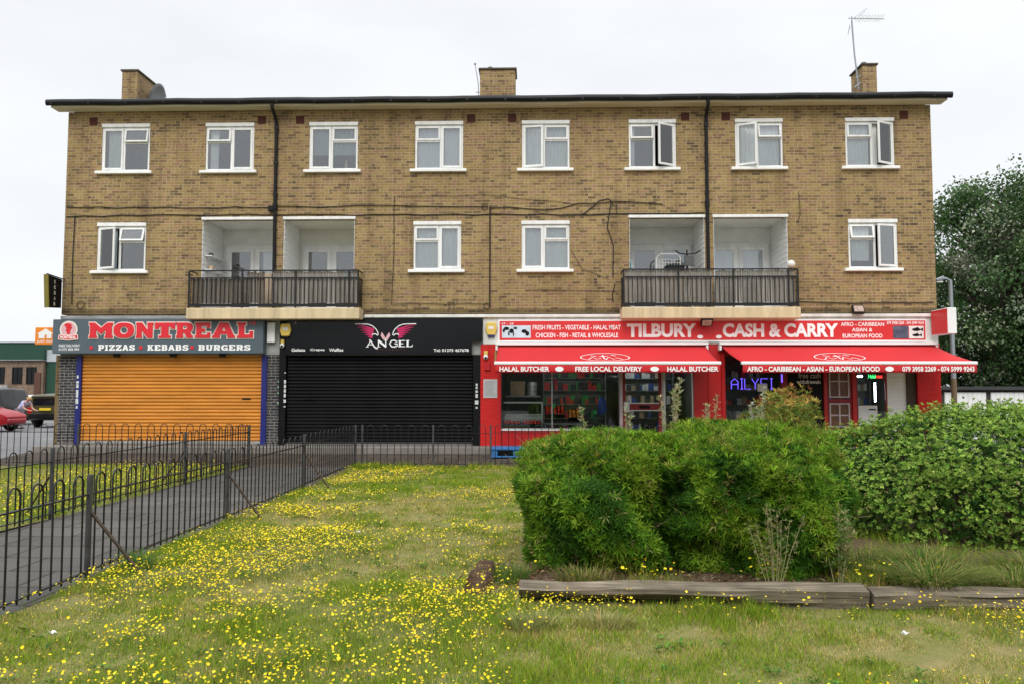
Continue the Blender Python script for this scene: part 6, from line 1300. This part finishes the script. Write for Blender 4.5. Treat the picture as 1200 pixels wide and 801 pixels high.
for i in range(8):
    x0 = 13.0+i*1.62; mb = MB(); mb.box(x0, x0+1.45, 8.0, 8.055, -.3, 1.70)
    for k in range(9): mb.box(x0+.01+k*.16, x0+.01+k*.16+.13, 7.985, 7.999, -.28, 1.68)
    mb.build('garage_door', white_paint, g_, bevel=.006)
def lamp_post(name, label, x, y, h, arm, mat_low, mat, zlow, r_=.07):
    t = thing('street_lamp', label, 'street lamp', (x, y, 0), 'street lamps'); mb = MB(); mb.path([(x, y, zlow), (x, y, h-.25), (x, y, h)], [r_, r_*.8, r_*.7], 12); mb.path([(x, y, h-.02), (x+arm*.5, y, h+.04), (x+arm, y, h+.05)], r_*.5, 8); mb.build('pole', mat, t, smooth=True)
    mb = MB(); mb.path([(x, y, -.05), (x, y, zlow)], r_*1.12, 12); mb.build('lower_pole', mat_low, t, smooth=True)
    mb = MB(); mb.prism([(x+arm*.95, h+.0), (x+arm*2.0, h-.05), (x+arm*2.05, h+.03), (x+arm*.95, h+.12)], y-.09, y+.09); hd = mb.build('lamp_head', lead, t, bevel=.02)
    mb = MB(); mb.box(x+min(arm*1.1, arm*1.9), x+max(arm*1.1, arm*1.9), y-.07, y+.07, h-.065, h-.052) if False else mb.box(x+arm*1.5-.09, x+arm*1.5+.09, y-.06, y+.06, h-.075, h-.035); mb.build('lens', paper, hd)
galv = M('galvanised', (.30,.33,.36), .5, .12, 5, metal=.4)
lamp_post('lamp', 'grey street lamp with brown lower pole beside the right end of the shops', 12.35, 3.0, 5.0, -.22, M('brown_pole', (.16,.11,.06), .6, .15, 5), galv, 2.1)
lamp_post('lamp', 'thin white street lamp in front of the green warehouse at the far left', -36.6, 30, 6.4, -.3, white_paint, white_paint, 1.2, .08)
t = thing('parking_sign', 'small white sign plate on the pole in the far car park', 'sign', (-36.45, 29.9, 2.4)); mb = MB(); mb.box(-36.7, -36.1, 29.86, 29.9, 2.6, 3.3); mb.build('plate', paper, t)

# ------------------------------------------------------------------ far left: warehouse
green_clad = M('green_cladding', (.010,.055,.032), .6, .15, 2, streak=(6, 6, .3)); far_brick = brick_mat('red_brown_brick', [(.16,.10,.07), (.20,.135,.095), (.24,.17,.12), (.14,.09,.07)], (.25,.2,.16))
wh = thing('warehouse', 'brown brick industrial building with a green clad top at the far left', 'building', (-50, 48, 0))
mb = MB(); mb.box(-75, -41.0, 45, 60, -.1, 4.30); mb.build('wall', far_brick, wh); mb = MB(); mb.box(-75.1, -40.9, 44.8, 60.1, 4.36, 5.75); mb.build('cladding', green_clad, wh)
mb = MB(); mb.box(-75.1, -40.9, 44.7, 60.2, 4.303, 4.357); mb.box(-75.2, -40.8, 44.7, 60.2, 5.753, 5.84); mb.build('trim', lead, wh)
mb = MB(); mb.box(-40.89, -30, 45.3, 60, -.1, 4.2); mb.build('green_wing', green_clad, wh); mb = MB(); mb.box(-40.89, -29.8, 45.2, 59.9, 4.203, 5.2); mb.build('wing_roof', M('pale_cladding', (.45,.48,.50), .5, .1, 2), wh)
for x in (-44.7, -43.2, -42.0): 
    mb = MB(); bars(mb, x-.42, x+.42, 2.35, 3.75, .07, 44.93, 45.02); mb.box(x-.03, x+.03, 44.935, 45.015, 2.42, 3.68); f_ = mb.build('window', white_pvc if False else black_plastic, wh); g = MB(); g.box(x-.35, x+.35, 44.98, 44.995, 2.42, 3.68); g.build('pane', dark_glass, f_)
mb = MB(); mb.box(-41.7, -40.98-.2, 44.9, 44.998, .0, 3.3); mb.build('door', M('brown_door', (.10,.04,.03), .6), wh); mb = MB(); mb.box(-48, -44.0, 43.6, 44.998, 1.95, 2.25); mb.build('canopy', white_paint, wh)

# ------------------------------------------------------------------ cars
tyre_m = M('tyre', (.014,.014,.015), .85, .2, 12); rim_m = M('alloy', (.42,.43,.45), .35, .1, 6, metal=.8); lens_red = M('tail_lens', (.35,.01,.012), .2, .1, 6); lens_w = M('head_lens', (.6,.62,.64), .15, .1, 6); plate_y = M('yellow_plate', (.70,.50,.03), .5, .05, 4); plate_w = M('white_plate', (.75,.75,.72), .5, .05, 4)
def car(label, loc, rot, paint, st, wheels, wr, plate_rear=True, suv=False):
    """st: stations along +x (rear to front): x, z_bottom, z_belt, z_top, half width low, belt, top ; front faces +x"""
    t = thing('parked_car', label, 'car', (0, 0, 0), 'cars in the car park'); P = []
    for (x, zb, zs, zt, wl, ws_, wt) in st:
        h = [(wl*.93, zb), (wl, zb+.16), (ws_, zs*.72+zb*.28), (ws_*.985, zs), (wt+(ws_-wt)*.08, zs+(zt-zs)*.93), (wt*.9, zt), (wt*.45, zt+.02*(zt > zs+.05))]
        row = [(x, -a, b) for a, b in h]+[(x, a, b) for a, b in reversed(h)]; P.append(row)
    mb = MB(); mb.grid(P); m_ = len(P[0])
    for i in (0, len(P)-1): mb.f.append(tuple(i*m_+k for k in range(m_))); mb.mi.append(0)
    for i in range(len(P)-1): mb.f.append((i*m_, i*m_+m_-1, (i+1)*m_+m_-1, (i+1)*m_)); mb.mi.append(0)
    body = mb.build('body', paint, t, smooth=True)
    # glass: side panes, windscreen and rear window, a few mm proud of the cabin
    def q4(a, b, off): 
        c = [Vector(p) for p in (a[0], b[0], b[1], a[1])]; return c
    for s_ in (1, -1):
        for i in range(len(st)-1):
            a, b = st[i], st[i+1]
            if a[3]-a[2] > .25 and b[3]-b[2] > .25 and b[0]-a[0] > .3:
                def pt(q, f, dx): ws_, wt = q[5]*.985, q[6]+(q[5]-q[6])*.08; return Vector((q[0]+dx, s_*(ws_+(wt-ws_)*f+.006), q[2]+(q[3]-q[2])*.93*f))
                g = MB(); v = [pt(a, .10, .04), pt(b, .10, -.04), pt(b, .88, -.04), pt(a, .88, .04)]; g.add(v+[p-Vector((0, s_*.02, 0)) for p in v], [(0, 1, 2, 3), (7, 6, 5, 4), (0, 4, 5, 1), (1, 5, 6, 2), (2, 6, 7, 3), (3, 7, 4, 0)]); g.build('side_window', dark_glass, t)
    for i in range(len(st)-1):
        a, b = st[i], st[i+1]; da, db = a[3]-a[2], b[3]-b[2]
        if (da < .12) != (db < .12):
            lo, hi = (a, b) if da < .12 else (b, a); sgn = -1 if hi is b else 1
            v = [Vector((lo[0]+(hi[0]-lo[0])*f, y_*((1-f)*lo[5]*.80+f*hi[6]*.84), lo[3]+(hi[3]-lo[3])*f)) for f, y_ in ((.10, -1), (.10, 1), (.92, 1), (.92, -1))]
            n_ = (v[1]-v[0]).cross(v[3]-v[0]).normalized(); n_ = n_ if n_.z > 0 else -n_
            g = MB(); g.add([p+n_*.014 for p in v]+[p-n_*.03 for p in v], [(0, 1, 2, 3), (7, 6, 5, 4), (0, 4, 5, 1), (1, 5, 6, 2), (2, 6, 7, 3), (3, 7, 4, 0)]); g.build('windscreen' if sgn > 0 else 'rear_window', dark_glass, t)
    x0, xf = st[0][0], st[-1][0]; wb = st[0][5]; zb_ = st[0][2]
    if suv:   # upright tailgate glass
        g = MB(); z0 = st[0][2]; g.box(x0-.012, x0+.02, -st[0][6]*.82, st[0][6]*.82, z0+.04, st[0][3]-.12); g.build('rear_window', dark_glass, t)
        mb = MB(); mb.box(x0-.10, x0+.15, -st[0][6]*.8, st[0][6]*.8, st[0][3]-.06, st[0][3]+.01); mb.build('spoiler', paint, t, bevel=.02)
    for s_ in (1, -1):
        mb = MB(); mb.box(x0-.012, x0+.10, min(s_*wb*.72, s_*wb*.97), max(s_*wb*.72, s_*wb*.97), zb_-.36, zb_-.04); mb.build('tail_light', lens_red, t, bevel=.02)
        mb = MB(); wf = st[-1][5]; mb.box(xf-.16, xf+.008, min(s_*wf*.62, s_*wf*.95), max(s_*wf*.62, s_*wf*.95), st[-1][2]-.20, st[-1][2]-.05); mb.build('headlight', lens_w, t, bevel=.03)
        mx_ = [q for q in st if q[3]-q[2] > .25][-1]; mb = MB(); mb.sphere((mx_[0]+.12, s_*(mx_[5]+.10), mx_[2]+.06), .10, 8, 6, (.6, 1, .75)); mb.build('mirror', black_plastic if not suv else paint, t, smooth=True)
    mb = MB(); pz = zb_-.20 if suv else zb_-.42; mb.box(x0-.065, x0-.0, -.26, .26, pz, pz+.115); mb.build('number_plate', plate_y, t)
    mb = MB(); mb.box(xf+.0, xf+.02, -.26, .26, .42, .53); mb.build('number_plate', plate_w, t)
    mb = MB(); mb.box(x0-.05, x0+.25, -wb*.93, wb*.93, st[0][1]+.0, st[0][1]+.26); mb.build('bumper', black_plastic if suv else paint, t, bevel=.05); mb = MB(); mb.box(xf-.25, xf+.04, -st[-1][5]*.93, st[-1][5]*.93, st[-1][1], st[-1][1]+.2); mb.build('bumper', black_plastic if suv else paint, t, bevel=.05)
    for wx in wheels:
        for s_ in (1, -1):
            ww = max(q[4] for q in st); mb = MB(); yo, yi = s_*(ww+.012), s_*(ww-.20)
            prof = [(wr*.62, yo), (wr*.93, yo), (wr, yo-s_*.03), (wr, yi+s_*.03), (wr*.93, yi), (wr*.62, yi)]
            P = [[(wx+a*math.cos(f), b, wr+a*math.sin(f)) for a, b in prof+prof[:1]] for f in [6.28319*k/24 for k in range(25)]]; mb.grid(P); wl = mb.build('wheel', tyre_m, t, smooth=True)
            mb = MB(); mb.path([(wx, yo-s_*.06, wr), (wx, yo-s_*.05, wr)], wr*.62, 20)
            for k in range(5):
                a = 6.283*k/5; c = Vector((wx+wr*.33*math.cos(a), yo-s_*.025, wr+wr*.33*math.sin(a))); mb.cbox(c, (wr*.56, .04, wr*.15), Matrix.Rotation(-a, 3, 'Y'))
            mb.path([(wx, yo-s_*.04, wr), (wx, yo-s_*.0, wr)], wr*.13, 10); mb.build('rim', rim_m, wl)
            mb = MB(); P = [[(wx+a*math.cos(f), b, wr+a*math.sin(f)) for a, b in ((wr*1.0, s_*(ww+.004)), (wr*1.14, s_*(ww+.004)), (wr*1.14, s_*(ww-.05)))] for f in [-.25+3.64*k/18 for k in range(19)]]; mb.grid(P); mb.build('wheel_arch', tyre_m, t, fix=False)
    t.location = loc; t.rotation_euler = (0, 0, rot); return t
hatch = [(-1.95,.38,.98,1.02,.74,.72,.66), (-1.80,.30,.98,1.10,.80,.80,.64), (-1.45,.26,.96,1.46,.83,.83,.56), (-.55,.24,.95,1.51,.84,.84,.58), (.25,.24,.94,1.44,.84,.84,.58), (.98,.25,.93,.97,.84,.83,.72), (1.55,.27,.84,.86,.82,.80,.68), (1.90,.30,.72,.74,.76,.74,.62), (2.0,.36,.62,.64,.66,.64,.55)]
suv = [(-2.28,.48,1.12,1.78,.86,.90,.70), (-2.1,.40,1.12,1.84,.92,.94,.72), (-.9,.38,1.10,1.88,.95,.96,.74), (.3,.38,1.10,1.84,.95,.96,.73), (1.05,.38,1.09,1.14,.95,.95,.84), (1.9,.40,1.05,1.08,.92,.92,.80), (2.28,.46,.92,.95,.84,.84,.72)]
carp = lambda n, c: M(n, c, .35, .04, 2, spec=.3, coat=.12)
car('red hatchback facing right, nearest the shops in the car park', (-24.05, 12.9, 0), 0, carp('red_car_paint', (.30,.006,.012)), hatch, (-1.25, 1.25), .31)
car('black tall car seen from behind, behind the red hatchback', (-27.0, 19.5, 0), R(97), carp('black_car_paint', (.012,.013,.016)), suv, (-1.4, 1.4), .38, suv=True)
olive = [(q[0], q[1]-.04, q[2]-.10, q[3]-.28, q[4]*.98, q[5]*.97, q[6]) for q in suv]
car('dark olive car seen from behind beside the brick corner', (-23.1, 18.6, 0), R(94), carp('olive_car_paint', (.06,.055,.022)), olive, (-1.35, 1.35), .36, suv=True)
car('white car glimpsed between the black car and the olive car', (-29.3, 27.0, 0), R(20), carp('white_car_paint', (.72,.73,.74)), hatch, (-1.25, 1.25), .31)
car('pale pinkish car half hidden behind the brick corner', (-18.6, 13.9, 0), R(10), carp('pale_car_paint', (.55,.45,.50)), [(a, b, c*.92, d*.92, e, f, g) for a, b, c, d, e, f, g in hatch], (-1.25, 1.25), .30)
car('silver car in the row behind the black car', (-33.5, 30.0, 0), R(8), carp('silver_car_paint', (.45,.47,.50)), hatch, (-1.25, 1.25), .31)

# ------------------------------------------------------------------ person leaning forward
skin_m = M('skin', (.50,.28,.20), .55, .06, 10); hair_m = M('blond_hair', (.46,.30,.13), .7, .2, 30); shirt_m = M('lilac_shirt', (.42,.44,.68), .8, .12, 6); trou_m = M('pale_trousers', (.30,.30,.34), .8, .1, 6); shoe_m = M('dark_shoes', (.03,.03,.03), .6)
def skinned(name, pts, edges, mat, parent, sub=2):
    me = bpy.data.meshes.new(name); me.from_pydata([p[:3] for p in pts], edges, [])
    o = bpy.data.objects.new(name, me); COL.objects.link(o); o.parent = parent; m_ = o.modifiers.new('skin', 'SKIN')
    sv = me.skin_vertices[0].data
    for i, p in enumerate(pts): r_ = p[3]; sv[i].radius = (r_, p[4] if len(p) > 4 else r_)
    sv[0].use_root = True; me.materials.append(mat)
    m_.use_smooth_shade = True; s_ = o.modifiers.new('sub', 'SUBSURF'); s_.levels = sub; s_.render_levels = sub
    return o
pr = thing('person', 'person with short fair hair and a lilac shirt leaning over the car bonnet', 'person', (0, 0, 0))
pts = [(0,0,.90,.125), (.10,0,1.02,.12), (.24,0,1.15,.125), (.36,0,1.24,.11), (.42,0,1.28,.055), (.47,0,1.32,.06), (.54,0,1.36,.095), (.60,0,1.35,.06)]
ed = [(0,1),(1,2),(2,3),(3,4),(4,5),(5,6),(6,7)]
for s_ in (1, -1):
    b = len(pts); pts += [(0,s_*.10,.84,.10), (.02,s_*.11,.48,.062), (-.03,s_*.11,.10,.042), (.08,s_*.11,.035,.04), (.16,s_*.11,.03,.03)]; ed += [(0,b),(b,b+1),(b+1,b+2),(b+2,b+3),(b+3,b+4)]
    b = len(pts); pts += [(.36,s_*.19,1.20,.062), (.46,s_*.23,.95,.043), (.68,s_*.18,.86,.03), (.76,s_*.16,.86,.03)]; ed += [(3,b),(b,b+1),(b+1,b+2),(b+2,b+3)]
    for k, (dy, ln_) in enumerate(((-.03,.07),(-.01,.085),(.01,.08),(.03,.06))):
        c = len(pts); pts += [(.80, s_*(.16+dy), .855, .009), (.80+ln_*.6, s_*(.16+dy*1.2), .845, .008), (.80+ln_, s_*(.16+dy*1.2), .825, .006)]; ed += [(b+3,c),(c,c+1),(c+1,c+2)]
    c = len(pts); pts += [(.75, s_*.115, .85, .010), (.79, s_*.095, .835, .008)]; ed += [(b+3,c),(c,c+1)]
skinned('body', pts, ed, skin_m, pr)
skinned('shirt', [(.02,0,.92,.145), (.11,0,1.03,.135), (.24,0,1.155,.14), (.355,0,1.235,.122), (.34,.20,1.20,.075), (.43,.235,1.0,.06), (.34,-.20,1.20,.075), (.43,-.235,1.0,.06)], [(0,1),(1,2),(2,3),(3,4),(4,5),(3,6),(6,7)], shirt_m, pr)
skinned('trousers', [(0,0,.90,.14), (0,.10,.84,.112), (.02,.11,.48,.075), (-.03,.11,.12,.06), (0,-.10,.84,.112), (.02,-.11,.48,.075), (-.03,-.11,.12,.06)], [(0,1),(1,2),(2,3),(0,4),(4,5),(5,6)], trou_m, pr)
for s_ in (1, -1):
    mb = MB(); mb.sphere((.06, s_*.11, .045), .06, 10, 7, (2.0, .8, .75)); mb.build('shoe', shoe_m, pr, smooth=True)
mb = MB(); mb.sphere((.525, 0, 1.385), .115, 14, 9, (.98, .88, .85)); mb.build('hair', hair_m, pr, smooth=True)
mb = MB(); mb.sphere((.655, 0, 1.335), .018, 8, 6, (1.2, .8, 1)); mb.build('nose', skin_m, pr, smooth=True)
mb = MB()
for s_ in (1, -1): mb.sphere((.635, s_*.035, 1.365), .010, 8, 6)
mb.build('eyes', shoe_m, pr, smooth=True); mb = MB(); mb.sphere((.645, 0, 1.295), .02, 8, 6, (.4, 1.1, .25)); mb.build('mouth', M('lips', (.35,.12,.11), .5), pr)
for s_ in (1, -1): mb = MB(); mb.sphere((.53, s_*.098, 1.345), .024, 8, 6, (.7, .4, 1.1)); mb.build('ear', skin_m, pr, smooth=True)
pr.location = (-23.5, 15.3, 0); pr.rotation_euler = (0, 0, R(-15))
